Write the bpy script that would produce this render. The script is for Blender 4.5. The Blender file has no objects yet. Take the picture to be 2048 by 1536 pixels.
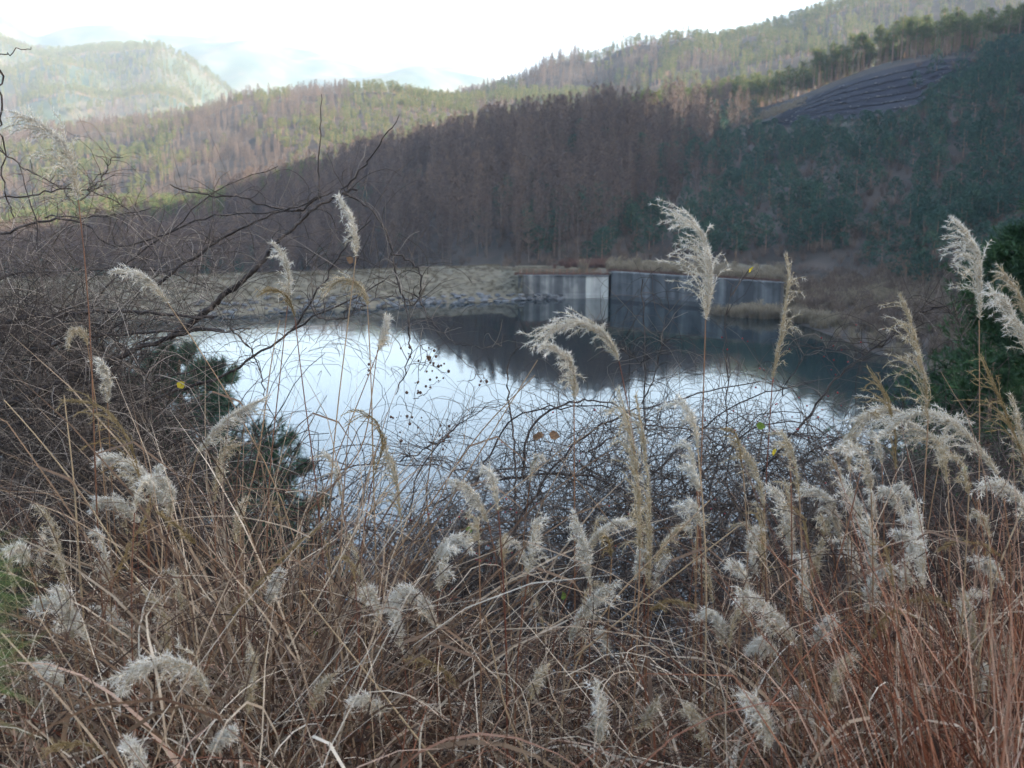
import bpy, math, random
import numpy as np
from mathutils import Vector, noise as mnoise
RNG = np.random.default_rng(7); random.seed(7)
S = bpy.context.scene
COL = S.collection
# ------------------------------------------------------------------ camera, light, exposure
F = 2150.0; TH = math.atan(398 / F); CT, ST = math.cos(TH), math.sin(TH); EYE = 18.0
cam = bpy.data.cameras.new('camera'); camo = bpy.data.objects.new('camera', cam); COL.objects.link(camo)
camo.location = (0, 0, EYE); camo.rotation_euler = (math.pi / 2 - TH, 0, 0)
cam.sensor_width = 36; cam.lens = F / 2048 * 36; cam.clip_start = .05; cam.clip_end = 20000
cam.dof.use_dof = True; cam.dof.focus_distance = 3.0; cam.dof.aperture_fstop = 7.5
S.camera = camo
SUN_ELEV, SUN_AZ = 17.5, 114.0            # degrees above the horizon, degrees right of the view axis (+Y)
se, sa = math.radians(SUN_ELEV), math.radians(SUN_AZ)
W = bpy.data.worlds.new('World'); S.world = W; W.use_nodes = True
wn = W.node_tree; bgn = wn.nodes['Background']
sky = wn.nodes.new('ShaderNodeTexSky'); sky.sky_type = 'NISHITA'; sky.sun_disc = False
sky.sun_elevation = se; sky.sun_rotation = sa; sky.air_density = 1.0; sky.dust_density = 3.0; sky.ozone_density = 1.5
hs = wn.nodes.new('ShaderNodeHueSaturation'); hs.inputs['Saturation'].default_value = .85
wn.links.new(sky.outputs[0], hs.inputs['Color']); wn.links.new(hs.outputs[0], bgn.inputs[0]); bgn.inputs[1].default_value = .15
sl = bpy.data.lights.new('sun', 'SUN'); sl.energy = 5; sl.angle = math.radians(.5); sl.color = (1, .88, .70)
so = bpy.data.objects.new('sun', sl); COL.objects.link(so)
so.rotation_euler = Vector((math.sin(sa) * math.cos(se), math.cos(sa) * math.cos(se), math.sin(se))).to_track_quat('Z', 'Y').to_euler()
S.view_settings.view_transform = 'Standard'; S.view_settings.look = 'None'; S.view_settings.gamma = 1
S.view_settings.use_curve_mapping = False; S.view_settings.exposure = 2.75
S.render.engine = 'CYCLES'; cy = S.cycles
cy.max_bounces = 6; cy.diffuse_bounces = 3; cy.glossy_bounces = 2; cy.transmission_bounces = 3; cy.transparent_max_bounces = 6
cy.volume_bounces = 1; cy.use_denoising = True; cy.sample_clamp_indirect = 6
HAZE_DENSITY = 1.5e-4

# ------------------------------------------------------------------ helpers
def at(px, py, t):                      # point seen at pixel (2048 wide frame) at depth t
    a = (px - 1024) / F; b = (768 - py) / F
    return Vector((t * a, t * (CT + b * ST), EYE + t * (-ST + b * CT)))
def atY(px, py, Y):
    b = (768 - py) / F
    return at(px, py, Y / (CT + b * ST))
def proj(x, y, z):
    x = np.asarray(x, float); y = np.asarray(y, float); z = np.asarray(z, float) - EYE
    t = y * CT - z * ST; u = y * ST + z * CT
    return 1024 + F * x / t, 768 - F * u / t
def tag(o, label=None, cat=None, group=None, kind=None):
    if label: o['label'] = label
    if cat: o['category'] = cat
    if group: o['group'] = group
    if kind: o['kind'] = kind
    return o
def empty(name, loc=(0, 0, 0)):
    o = bpy.data.objects.new(name, None); COL.objects.link(o); o.location = loc; o.empty_display_size = .1
    return o
def make(name, V, Fc, mat, parent=None, loc=None, smooth=False, attr=None):
    me = bpy.data.meshes.new(name)
    V = np.asarray(V, np.float32).reshape(-1, 3)
    if isinstance(Fc, np.ndarray):
        k = Fc.shape[1]; n = len(Fc)
        me.vertices.add(len(V)); me.vertices.foreach_set('co', V.ravel())
        me.loops.add(n * k); me.loops.foreach_set('vertex_index', Fc.astype(np.int32).ravel())
        me.polygons.add(n); me.polygons.foreach_set('loop_start', np.arange(0, n * k, k, dtype=np.int32))
        me.update(calc_edges=True)
    else:
        me.from_pydata(V.tolist(), [], Fc)
    if attr is not None:
        a = me.attributes.new('tone', 'FLOAT', 'POINT'); a.data.foreach_set('value', np.asarray(attr, np.float32))
    if smooth: me.shade_smooth()
    if mat is not None: me.materials.append(mat)
    o = bpy.data.objects.new(name, me); COL.objects.link(o)
    if parent is not None: o.parent = parent
    if loc is not None: o.location = loc
    return o
class MB:
    def __init__(s): s.v = []; s.f = []; s.a = []
    def tube(s, pts, r0, r1, n=4, tone=0.5, cap=False):
        m = len(pts); b = len(s.v)
        for i, p in enumerate(pts):
            q = (pts[min(i + 1, m - 1)] - pts[max(i - 1, 0)])
            if q.length < 1e-9: q = Vector((0, 0, 1))
            q.normalize()
            u = q.orthogonal().normalized() if abs(q.z) > .95 else q.cross(Vector((0, 0, 1))).normalized()
            w = q.cross(u); r = r0 + (r1 - r0) * i / (m - 1)
            for k in range(n):
                c, d = math.cos(6.2832 * k / n), math.sin(6.2832 * k / n)
                s.v.append(p + (u * c + w * d) * r)
        for i in range(m - 1):
            for k in range(n):
                a_, b_ = b + i * n + k, b + i * n + (k + 1) % n
                s.f.append((a_, b_, b_ + n, a_ + n))
        if cap: s.f.append(tuple(b + (m - 1) * n + k for k in range(n)))
        s.a += [tone] * (m * n)
    def ribbon(s, pts, w0, w1, side, tone=0.5, mid=None):
        m = len(pts); b = len(s.v)
        for i, p in enumerate(pts):
            f = i / (m - 1); w = (w0 + (w1 - w0) * f) if mid is None else (w0 + (mid - w0) * min(1, f * 3)) * (1 - max(0, f - .35) / .65) + w1
            s.v.append(p - side * w); s.v.append(p + side * w)
        for i in range(m - 1): s.f.append((b + 2 * i, b + 2 * i + 1, b + 2 * i + 3, b + 2 * i + 2))
        s.a += [tone] * (2 * m)
    def poly(s, pts, tone=.5):
        b = len(s.v); s.v += list(pts); s.f.append(tuple(range(b, b + len(pts)))); s.a += [tone] * len(pts)
    def box(s, c, d, tone=.5):
        b = len(s.v); x, y, z = d[0] / 2, d[1] / 2, d[2] / 2
        for i in (-1, 1):
            for j in (-1, 1):
                for k in (-1, 1): s.v.append(Vector(c) + Vector((i * x, j * y, k * z)))
        for q in ((0, 1, 3, 2), (4, 6, 7, 5), (0, 4, 5, 1), (2, 3, 7, 6), (0, 2, 6, 4), (1, 5, 7, 3)): s.f.append(tuple(b + i for i in q))
        s.a += [tone] * 8
    def build(s, name, mat, parent=None, smooth=False):
        return make(name, [tuple(p) for p in s.v], s.f, mat, parent, smooth=smooth, attr=s.a)
def nearest_phrase(px, py, marks):
    m = min(marks, key=lambda q: (q[0] - px) ** 2 + ((q[1] - py) * 1.2) ** 2); dx, dy = px - m[0], py - m[1]; far = math.hypot(dx, dy) > 130
    w = ('left of' if dx < 0 else 'right of') if abs(dx) > abs(dy) else ('above' if dy < 0 else 'below')
    return ('well ' if far else 'just ') + w + ' ' + m[2]
HILL_MARKS = [(1520, 250, 'the left tip of the black slope'), (1740, 235, 'the lower edge of the black slope'), (1930, 130, 'the right end of the black slope'), (1218, 540, 'the corner of the two concrete walls'),
 (1050, 530, 'the pale wall'), (1560, 555, 'the right end of the dark wall'), (1350, 430, 'the large white plume tip'), (1905, 430, 'the tall white plume tip'), (1572, 505, 'the narrow upright plume tip'), (700, 395, 'the highest dark branch'),
 (850, 520, 'the middle of the dam crest'), (560, 540, 'the left part of the dam crest'), (1230, 260, 'the last larches on the skyline'), (1000, 300, 'the larch skyline'), (1700, 110, 'the gap in the ridge pines'), (1900, 40, 'the highest ridge pines'),
 (1480, 320, 'the pale bush'), (1150, 430, 'the pines among the larches'), (780, 300, 'the larch skyline dip'), (600, 320, 'the dark pines of the skyline'), (250, 390, 'the sunlit low ridge')]
PLUME_MARKS = [(1400, 500, 'the large dense plume'), (1560, 640, 'the narrow upright plume'), (1830, 700, 'the long cream plume'), (1870, 835, 'the broad arched plume'), (1270, 900, 'the very long cream plumes'), (1500, 960, 'the cream plume of the thicket'), (1640, 1010, 'the soft white plume'),
 (1795, 1000, 'the fluffy plume at the conifer foot'), (1530, 1220, 'the thick fluffy low plume'), (1765, 1150, 'the plume curved right'), (2010, 990, 'the broad edge plume'), (1190, 1200, 'the feathery slanting plume'), (825, 1200, 'the paired white plumes'), (340, 1340, 'the bushy arch plume'), (110, 1210, 'the green needles'),
 (230, 920, 'the white arch crossing the golden one'), (560, 1130, 'the long golden plume'), (720, 1150, 'the upright cream plume'), (980, 1120, 'the red berries'), (1200, 1420, 'the low white centre plume'), (1510, 1430, 'the plume near the bottom'), (1945, 1240, 'the upright rusty grass'), (1720, 1000, 'the plume left of the conifer'), (500, 1350, 'the thin pale plume'), (640, 1380, 'the pale plume among straws'), (1400, 1450, 'the curled rusty blades')]
def vnoise(x, y, s, seed=0):           # smooth numpy noise in about -1..1
    x = np.asarray(x, float) / s; y = np.asarray(y, float) / s; r = np.random.default_rng(1000 + seed); o = 0
    for k in range(7):
        a = r.uniform(0, 6.283); f = r.uniform(.6, 1.7)
        o = o + np.sin((x * math.cos(a) + y * math.sin(a)) * f * 6.283 / 2 + r.uniform(0, 6.28) + 1.3 * np.sin(x * .7 + y * .5 + k))
    return o / 3.2
def sstep(a, b, x):
    t = np.clip((np.asarray(x, float) - a) / (b - a), 0, 1); return t * t * (3 - 2 * t)

# ------------------------------------------------------------------ materials
def mat(name, stops, rough=.9, noise=0, nscale=4, attr=False, bump=0, spec=.2, trans=0, detail=4, coord='Object', objrand=0, stretch=None):
    """colour ramp driven by noise and/or the per-piece attribute 'tone'"""
    m = bpy.data.materials.new(name); m.use_nodes = True; N = m.node_tree.nodes; L = m.node_tree.links
    b = N['Principled BSDF']; b.inputs['Roughness'].default_value = rough; b.inputs['Specular IOR Level'].default_value = spec
    r = N.new('ShaderNodeValToRGB'); e = r.color_ramp.elements
    for i, (p, c) in enumerate(stops):
        q = e[i] if i < 2 else e.new(p)
        q.position = p; q.color = (*c, 1)
    fac = None; nz = None
    if noise or not attr:
        tc = N.new('ShaderNodeTexCoord'); nz = N.new('ShaderNodeTexNoise'); nz.inputs['Scale'].default_value = nscale; nz.inputs['Detail'].default_value = detail
        src = tc.outputs[coord]
        if stretch:
            mp = N.new('ShaderNodeMapping'); mp.inputs['Scale'].default_value = stretch; L.new(src, mp.inputs[0]); src = mp.outputs[0]
        L.new(src, nz.inputs['Vector']); fac = nz.outputs['Fac']
    if attr:
        an = N.new('ShaderNodeAttribute'); an.attribute_name = 'tone'
        if fac is not None:
            mx = N.new('ShaderNodeMath'); mx.operation = 'MULTIPLY_ADD'; mx.inputs[1].default_value = noise; L.new(fac, mx.inputs[0])
            ad = N.new('ShaderNodeMath'); ad.operation = 'SUBTRACT'; ad.inputs[1].default_value = noise / 2; L.new(an.outputs['Fac'], ad.inputs[0]); L.new(ad.outputs[0], mx.inputs[2]); fac = mx.outputs[0]
        else: fac = an.outputs['Fac']
    if objrand:
        oi = N.new('ShaderNodeObjectInfo'); mx = N.new('ShaderNodeMath'); mx.operation = 'MULTIPLY_ADD'; mx.inputs[1].default_value = objrand
        L.new(oi.outputs['Random'], mx.inputs[0]); ad = N.new('ShaderNodeMath'); ad.operation = 'SUBTRACT'; ad.inputs[1].default_value = objrand / 2
        L.new(fac, ad.inputs[0]); L.new(ad.outputs[0], mx.inputs[2]); fac = mx.outputs[0]
    L.new(fac, r.inputs[0]); L.new(r.outputs[0], b.inputs['Base Color'])
    if trans:
        t = N.new('ShaderNodeBsdfTranslucent'); L.new(r.outputs[0], t.inputs[0]); ms = N.new('ShaderNodeMixShader'); ms.inputs[0].default_value = trans
        L.new(b.outputs[0], ms.inputs[1]); L.new(t.outputs[0], ms.inputs[2]); L.new(ms.outputs[0], N['Material Output'].inputs[0])
    if bump:
        bp = N.new('ShaderNodeBump'); bp.inputs['Strength'].default_value = bump; bp.inputs['Distance'].default_value = .1
        L.new(nz.outputs['Fac'], bp.inputs['Height']); L.new(bp.outputs[0], b.inputs['Normal'])
    return m
M = {}
M['larch_twig'] = mat('larch_twig', [(0, (.045, .034, .031)), (.5, (.082, .064, .059)), (1, (.165, .118, .09))], attr=True, objrand=.5, trans=.15)
M['larch_bark'] = mat('larch_bark', [(0, (.06, .048, .042)), (1, (.145, .12, .10))], nscale=3)
M['pine_needle'] = mat('pine_needle', [(0, (.016, .040, .031)), (.55, (.037, .078, .056)), (1, (.078, .115, .068))], attr=True, objrand=.35, trans=.15, rough=.7)
M['pine_sunlit'] = mat('pine_sunlit', [(0, (.024, .042, .02)), (.5, (.078, .105, .034)), (1, (.15, .15, .052))], attr=True, objrand=.35, trans=.2, rough=.7)  # pine needles again, with the sunlight on the crowns put into the colour
M['pine_bark'] = mat('pine_bark', [(.3, (.12, .075, .05)), (.7, (.24, .16, .11))], nscale=3)
M['brush'] = mat('brush', [(0, (.05, .037, .032)), (.5, (.095, .068, .053)), (1, (.165, .125, .09))], attr=True, objrand=.6)
M['hill_ground'] = mat('hill_ground', [(.3, (.02, .018, .014)), (.5, (.038, .03, .024)), (.7, (.06, .046, .036))], nscale=.12, detail=8)
M['far_ground'] = mat('far_ground', [(.3, (.02, .036, .026)), (.5, (.042, .055, .036)), (.68, (.08, .068, .048))], nscale=.012, detail=10)
M['dry_turf'] = mat('dry_turf', [(.25, (.065, .058, .04)), (.5, (.105, .092, .064)), (.75, (.155, .135, .097))], nscale=.5, detail=10, bump=.6)
M['bank_soil'] = mat('bank_soil', [(.3, (.025, .018, .013)), (.7, (.07, .05, .035))], nscale=3, detail=8, bump=.8)
M['reed'] = mat('reed', [(0, (.10, .08, .055)), (1, (.24, .20, .14))], attr=True, objrand=.3, trans=.2)
M['red_brush'] = mat('red_brush', [(0, (.07, .038, .032)), (1, (.14, .08, .062))], attr=True)
M['rock'] = mat('rock', [(.3, (.05, .055, .06)), (.7, (.12, .125, .13))], nscale=2, bump=.5, objrand=.4)
M['white_rock'] = mat('white_rock', [(.3, (.22, .2, .17)), (.7, (.42, .39, .34))], nscale=2)
# ------------------------------------------------------------------ terrain tables (pixel columns -> world)
def tab(px, T): return np.interp(px, [a for a, b in T], [b for a, b in T])
A_YG = [(-900, 560), (-400, 540), (0, 500), (100, 488), (230, 462), (350, 455), (450, 445), (520, 420), (600, 395), (680, 375), (850, 335), (1000, 295), (1200, 262), (1300, 248),
        (1400, 234), (1500, 221), (1560, 203), (1640, 170), (1720, 140), (1800, 122), (1900, 112), (2048, 90), (2300, -40), (2600, -150), (2900, -260)]
A_DC = [(-900, 420), (0, 420), (900, 410), (1020, 372), (1150, 340), (1250, 372), (1340, 470), (1450, 500), (1560, 450), (1750, 410), (2048, 380), (2900, 330)]
A_D0 = [(-900, 262), (500, 262), (750, 240), (900, 205), (1000, 190), (1300, 190), (1500, 181), (1700, 172), (2048, 165), (2900, 150)]
def right_z(x, y):                        # hillside along the right shore, rising out of the frame
    xs = np.interp(y, [-60, 0, 20, 35, 60, 100, 117, 150, 190], [14, 14, 18, 24, 34, 41, 39, 37, 37])
    d = np.asarray(x, float) - xs
    k = sstep(70, 130, y); z = np.where(d < 0, d * .5, (.34 - .12 * k) * np.minimum(d, 22) + (.60 - .22 * k) * np.maximum(d - 22, 0))
    z = z + .5 * np.maximum(d - 60, 0) * k
    z = np.minimum(z, 132 + 4 * vnoise(x, y, 60, 3))
    z = z + np.where(y < 14, 16.2 * sstep(14, -6, y), 0) * (z < 60) * .8
    return z * (1 - .85 * sstep(175, 290, y) * (1 - sstep(.56, .8, np.asarray(x, float) / np.maximum(y, 1)))) + .5 * vnoise(x, y, 12, 4) * sstep(0, 20, d)
def A_surf(px, v):                        # v 0 at the dam, 1 at the crest, up to 1.6 down the far side
    px = np.asarray(px, float); v = np.asarray(v, float)
    D0, D1 = tab(px, A_D0), tab(px, A_DC); yg = tab(px, A_YG)
    z1 = EYE + (370 - yg) / F * D1
    z0 = np.where(px < 2048, 3.2 + sstep(1500, 2048, px) * 6, 9.2 + (px - 2048) * .03)
    z0 = np.where(px < 1000, -9 + 12.2 * sstep(600, 1000, px), z0)
    D = D0 + (D1 - D0) * v
    vv = np.clip(v, 0, 1); prof = vv * .82 + .18 * (1 - (1 - vv) ** 2)
    prof = np.where(v > 1, 1 - (v - 1) ** 1.3 * .95, prof)
    x = (px - 1024) / F * D / CT; z0 = z0 + np.minimum(v, 0) * 90
    z = z0 + (z1 - z0) * prof + (vnoise(x, D, 26, 1) * .9 + vnoise(x, D, 60, 2) * 1.6) * np.clip(v * 3, 0, 1) * np.clip(np.abs(1 - v) * 5, .15, 1)
    return x, D, z
def grid(fn, us, vs, name, m, label_kind='structure', smooth=True):
    U, V_ = np.meshgrid(us, vs, indexing='ij'); x, y, z = fn(U, V_)
    n, k = U.shape; P = np.stack([x, y, z], -1).reshape(-1, 3)
    i = np.arange(n - 1)[:, None] * k + np.arange(k - 1)[None]
    Fq = np.stack([i, i + k, i + k + 1, i + 1], -1).reshape(-1, 4)
    o = make(name, P, Fq, m, smooth=smooth)
    if label_kind: o['kind'] = label_kind
    return o
grid(A_surf, np.linspace(-900, 2900, 260), np.linspace(-.06, 1.6, 90), 'near_hillside', M['hill_ground'])
grid(lambda x, y: (x, y, right_z(x, y)), np.linspace(8, 300, 120), np.concatenate([np.linspace(-260, -40, 20), np.linspace(-35, 290, 110)]), 'right_hillside', M['hill_ground'])
B_YC = [(-900, 330), (-300, 290), (0, 268), (130, 248), (300, 228), (430, 214), (500, 198), (620, 182), (700, 188), (850, 192), (950, 186), (1010, 184), (1200, 192), (1500, 205), (2000, 230)]
def hill(YC, D0, D1, z0, treepx, amp, sc, seed, D2=None):
    def f(px, v):
        px = np.asarray(px, float); v = np.asarray(v, float); D = D0 + (D1 - D0) * v
        z1 = EYE + (370 - tab(px, YC) - treepx) / F * D1; x = (px - 1024) / F * D / CT
        vv = np.clip(v, 0, 1); pr = np.where(v > 1, 1 - (v - 1) * 1.2, np.sin(vv * 1.5708) ** 1.15)
        n = (vnoise(x, D, sc, seed) + .45 * vnoise(x, D, sc * .4, seed + 1)) * amp
        return x, D, z0 + (z1 - z0) * pr + n * np.clip(v * 4, 0, 1) * np.clip(np.abs(1.0 - v) * 4, .06, 1)
    return f
B_surf = hill(B_YC, 430, 860, -14, 30, 7, 95, 11)
C_YC = [(500, 260), (900, 200), (1020, 172), (1100, 149), (1200, 127), (1300, 99), (1400, 92), (1500, 64), (1600, 38), (1700, 17), (1800, -2), (2048, -50), (2600, -120)]
C_surf = hill(C_YC, 600, 1050, 20, 24, 9, 110, 21)
D_YC = [(-900, 60), (-200, 70), (0, 86), (60, 96), (130, 110), (200, 112), (310, 104), (350, 117), (400, 152), (440, 182), (480, 210), (560, 260), (700, 330)]
D_surf = hill(D_YC, 1100, 2150, -10, 10, 26, 260, 31)
E1_YC = [(-900, 60), (-300, 45), (0, 36), (60, 50), (125, 98), (200, 104), (270, 88), (430, 96), (600, 117), (700, 142), (850, 166), (950, 187), (1100, 200), (1500, 230)]
E1_surf = hill(E1_YC, 2500, 3400, 40, 0, 30, 300, 41)
E2_YC = [(-900, 10), (-300, 2), (0, -2), (60, 9), (185, 36), (250, 42), (360, 52), (400, 70), (450, 83), (485, 77), (550, 100), (640, 106), (750, 121), (825, 131), (950, 162), (1050, 178), (1300, 205), (1700, 240)]
E2_surf = hill(E2_YC, 3600, 4700, 60, 0, 34, 360, 51)
grid(B_surf, np.linspace(-900, 1700, 200), np.linspace(0, 1.5, 90), 'middle_hill', M['hill_ground'])
grid(C_surf, np.linspace(500, 2600, 160), np.linspace(0, 1.4, 70), 'back_ridge', M['hill_ground'])
grid(D_surf, np.linspace(-900, 700, 200), np.linspace(0, 1.4, 110), 'left_hill', M['far_ground'])
grid(E1_surf, np.linspace(-900, 1500, 260), np.linspace(0, 1.3, 90), 'far_mountain', M['far_ground'])
grid(E2_surf, np.linspace(-900, 1700, 260), np.linspace(0, 1.3, 90), 'far_mountain', M['far_ground'])
grid(lambda a, r: (r * np.sin(a), r * np.cos(a), -16 + 0 * a), np.linspace(0, 2 * math.pi, 49), np.array([0, 150, 400, 1000, 2500, 5200, 9000]), 'valley_floor', M['far_ground'])

# ------------------------------------------------------------------ reservoir water
def water_mat():
    m = bpy.data.materials.new('water'); m.use_nodes = True; N = m.node_tree.nodes; L = m.node_tree.links; b = N['Principled BSDF']
    b.inputs['Base Color'].default_value = (.006, .012, .014, 1); b.inputs["Roughness"].default_value = .048; b.inputs['IOR'].default_value = 1.4
    b.inputs['Specular IOR Level'].default_value = .5
    tc = N.new('ShaderNodeTexCoord'); mp = N.new('ShaderNodeMapping'); mp.inputs['Scale'].default_value = (.9, .35, 1)
    nz = N.new('ShaderNodeTexNoise'); nz.inputs['Scale'].default_value = 1.3; nz.inputs['Detail'].default_value = 2
    bp = N.new('ShaderNodeBump'); bp.inputs['Strength'].default_value = .12; bp.inputs['Distance'].default_value = .05
    L.new(tc.outputs['Object'], mp.inputs[0]); L.new(mp.outputs[0], nz.inputs['Vector']); L.new(nz.outputs['Fac'], bp.inputs['Height']); L.new(bp.outputs[0], b.inputs['Normal'])
    return m
make('reservoir_water', [(-230, 10, 0), (60, 10, 0), (60, 176, 0), (-230, 160, 0)], [(0, 1, 2, 3)], water_mat())['kind'] = 'structure'

# ------------------------------------------------------------------ our own bank (falls away steeply in front of the camera)
def G(x, y):
    x = np.asarray(x, float); y = np.asarray(y, float)
    z = 16.35 - .08 * np.clip(y, 0, 99) - .30 * np.clip(y - 2.6, 0, 5) - .62 * np.clip(y - 7.6, 0, 99) + 2.0 * sstep(-1.6, -5.5, x) * sstep(4, 9, y) * sstep(40, 20, y) + .22 * np.clip(-y, 0, 200)
    z = z + .5 * np.clip(x - 9, 0, 40) * .5 - .02 * np.clip(-x - 8, 0, 60)
    return z + .05 * vnoise(x, y, 2.5, 61) + .35 * vnoise(x, y, 14, 62) * sstep(5, 14, np.abs(x) + np.abs(y))
grid(lambda x, y: (x, y, G(x, y)), np.linspace(-70, 60, 130), np.concatenate([np.linspace(-90, -4, 20), np.linspace(-3, 46, 90)]), 'grassy_bank', M['bank_soil'])
# left shore of the reservoir, behind the shrubs
grid(lambda x, y: (x, y, -4 + .45 * np.clip(-x - 62 - .12 * y, -6, 40) + .5 * vnoise(x, y, 14, 63)), np.linspace(-240, -50, 60), np.linspace(20, 172, 60), 'left_shore', M['dry_turf'])

# ------------------------------------------------------------------ earth dam with crest track and riprap
dam = tag(empty('earth_dam', (-40, 165, 0)), 'low grassy earth dam holding back the pond, with a strip of stones at the waterline', 'dam')
def dm(px, v):                             # v: 0 under water, 1 waterline, 2 upstream edge of crest, 3 far edge, 4 far toe
    yw = np.interp(px, [-700, 0, 370, 600, 740, 850, 940, 1090, 1215], [655, 640, 631, 620, 613, 604, 602, 595, 593])
    ye = np.interp(px, [-700, 0, 300, 600, 850, 1000, 1040, 1215], [572, 566, 560, 551, 541, 536, 542, 546])
    D1 = EYE * F / (yw - 370); H = 3.75
    D2 = np.maximum((EYE - H) * F / (ye - 370), D1 + .6); D2 = np.where(px > 1040, np.minimum(D2, D1 + 1.5), D2)
    D = np.select([v <= 1, v <= 2, v <= 3], [D1 - 8 * (1 - v), D1 + (D2 - D1) * (v - 1), D2 + (v - 2) * 11], D2 + 11 + (v - 3) * 16)
    z = np.select([v <= 1, v <= 2, v <= 3], [-4 * (1 - v), H * (v - 1), H + .1 * np.sin((v - 2) * 3.14) + 0 * v], H - (v - 3) * 8)
    x = (px - 1024) / F * D
    return x, D, z + .12 * vnoise(x, D, 4, 71) * (v > .9) * (v < 3) + .05 * vnoise(x, D, 1.3, 72)
o = grid(dm, np.linspace(-700, 1045, 260), np.array([0, .5, .9, 1, 1.15, 1.3, 1.45, 1.6, 1.75, 1.9, 2, 2.1, 2.3, 2.5, 2.7, 2.9, 3, 3.3, 4]), 'embankment', M['dry_turf'], None)
def reparent(o, p):
    o.parent = p; o.matrix_parent_inverse = p.matrix_basis.inverted() if False else o.matrix_parent_inverse
    o.location = -Vector(p.location); return o
reparent(o, dam)
# wall ground behind the spillway
def terrace(px, v):
    Dw = np.interp(px, [1030, 1040, 1215, 1222, 1560, 1600, 1720], [172, 173, 173, 173, 152, 148, 138]) + .35
    H = np.interp(px, [1030, 1218, 1224, 1556, 1580, 1720], [3.7, 3.75, 4.35, 4.35, 3.2, 2.6])
    D = Dw + (198 - Dw) * v
    x = (px - 1024) / F * D
    return x, D, H - .12 + .3 * v + .06 * vnoise(x, D, 2, 73)
grid(terrace, np.linspace(1030, 1566, 80), np.linspace(0, 1, 14), 'spillway_terrace', M['dry_turf'])
def concrete():
    m = bpy.data.materials.new('stained_concrete'); m.use_nodes = True; N = m.node_tree.nodes; L = m.node_tree.links; b = N['Principled BSDF']; b.inputs['Roughness'].default_value = .9
    tc = N.new('ShaderNodeTexCoord')
    def nz(scale, sc, det=5):
        mp = N.new('ShaderNodeMapping'); mp.inputs['Scale'].default_value = sc; L.new(tc.outputs['Object'], mp.inputs[0])
        n = N.new('ShaderNodeTexNoise'); n.inputs['Scale'].default_value = scale; n.inputs['Detail'].default_value = det; L.new(mp.outputs[0], n.inputs['Vector']); return n.outputs['Fac']
    r = N.new('ShaderNodeValToRGB'); e = r.color_ramp.elements
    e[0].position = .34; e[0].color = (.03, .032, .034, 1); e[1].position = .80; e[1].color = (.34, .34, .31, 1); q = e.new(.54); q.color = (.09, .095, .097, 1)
    mx = N.new('ShaderNodeMath'); mx.operation = 'MULTIPLY_ADD'; mx.inputs[1].default_value = .7
    sc = N.new('ShaderNodeMath'); sc.operation = 'MULTIPLY'; sc.inputs[1].default_value = .3
    an = N.new('ShaderNodeAttribute'); an.attribute_name = 'tone'
    ad = N.new('ShaderNodeMath'); ad.operation = 'ADD'
    L.new(nz(.75, (1, 1, .06), 3), mx.inputs[0]); L.new(nz(.7, (1, 1, 1)), sc.inputs[0]); L.new(sc.outputs[0], mx.inputs[2])
    L.new(mx.outputs[0], ad.inputs[0]); L.new(an.outputs['Fac'], ad.inputs[1]); L.new(ad.outputs[0], r.inputs[0]); L.new(r.outputs[0], b.inputs['Base Color'])
    return m
CON = concrete()
def wall(name, label, p0, p1, H, n, tones):
    t = tag(empty(name, (p0[0], p0[1], 0)), label, 'wall')
    d = Vector((p1[0] - p0[0], p1[1] - p0[1], 0)); Ln = d.length; d.normalize(); nrm = Vector((-d.y, d.x, 0))
    for i in range(n):
        a, b = i / n * Ln + .02, (i + 1) / n * Ln - .02
        V, Fc, tn = [], [], []
        for k, (q, back) in enumerate(((a, 0), (b, 0), (b, .9), (a, .9))):
            for z in (-3, .7, .78, H - .05):
                off = -.05 if (z < .75 and back == 0) else 0
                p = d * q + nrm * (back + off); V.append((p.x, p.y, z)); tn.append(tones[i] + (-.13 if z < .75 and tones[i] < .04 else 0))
        for k in range(4):
            for j in range(3): a_, b_ = k * 4 + j, ((k + 1) % 4) * 4 + j; Fc.append((a_, b_, b_ + 1, a_ + 1))
        Fc.append((3, 7, 11, 15))
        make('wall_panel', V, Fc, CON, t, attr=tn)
    mb = MB()
    for k in range(1): pass
    V = [tuple(d * q + nrm * w + Vector((0, 0, z))) for q in (-.05, Ln + .05) for w in (-.12, 1.0) for z in (H - .048, H + .14)]
    make('coping', V, [(0, 1, 3, 2), (4, 6, 7, 5), (0, 4, 5, 1), (2, 3, 7, 6), (0, 2, 6, 4), (1, 5, 7, 3)], CON, t, attr=[-.02] * 8)
    return t
def X(px, D): return ((px - 1024) / F * D, D)
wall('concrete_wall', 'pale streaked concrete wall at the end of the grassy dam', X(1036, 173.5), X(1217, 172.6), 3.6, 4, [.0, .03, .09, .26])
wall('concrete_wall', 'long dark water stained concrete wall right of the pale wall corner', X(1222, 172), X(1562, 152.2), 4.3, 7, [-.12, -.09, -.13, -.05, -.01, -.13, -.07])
# low rusty fence along the pale wall
fn = tag(empty('low_fence', (X(1040, 173)[0], 173, 3.7)), 'low rusty wire fence on top of the pale concrete wall', 'fence')
a, b = Vector((*X(1040, 173.9), 3.74)), Vector((*X(1214, 173.2), 3.74)); fn.location = a
M['rust'] = mat('rust', [(0, (.13, .06, .04)), (1, (.24, .13, .09))], nscale=6)
for i in range(14):
    p = (b - a) * i / 13; mb = MB(); mb.tube([p, p + Vector((0, 0, .95))], .045, .045, 5, cap=True); mb.build('post', M['rust'], fn)
for z in (.3, .6, .9):
    mb = MB(); mb.tube([Vector((0, 0, z)), (b - a) * .5 + Vector((0, 0, z - .03)), (b - a) + Vector((0, 0, z))], .022, .022, 4); mb.build('rail', M['rust'], fn)
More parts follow.
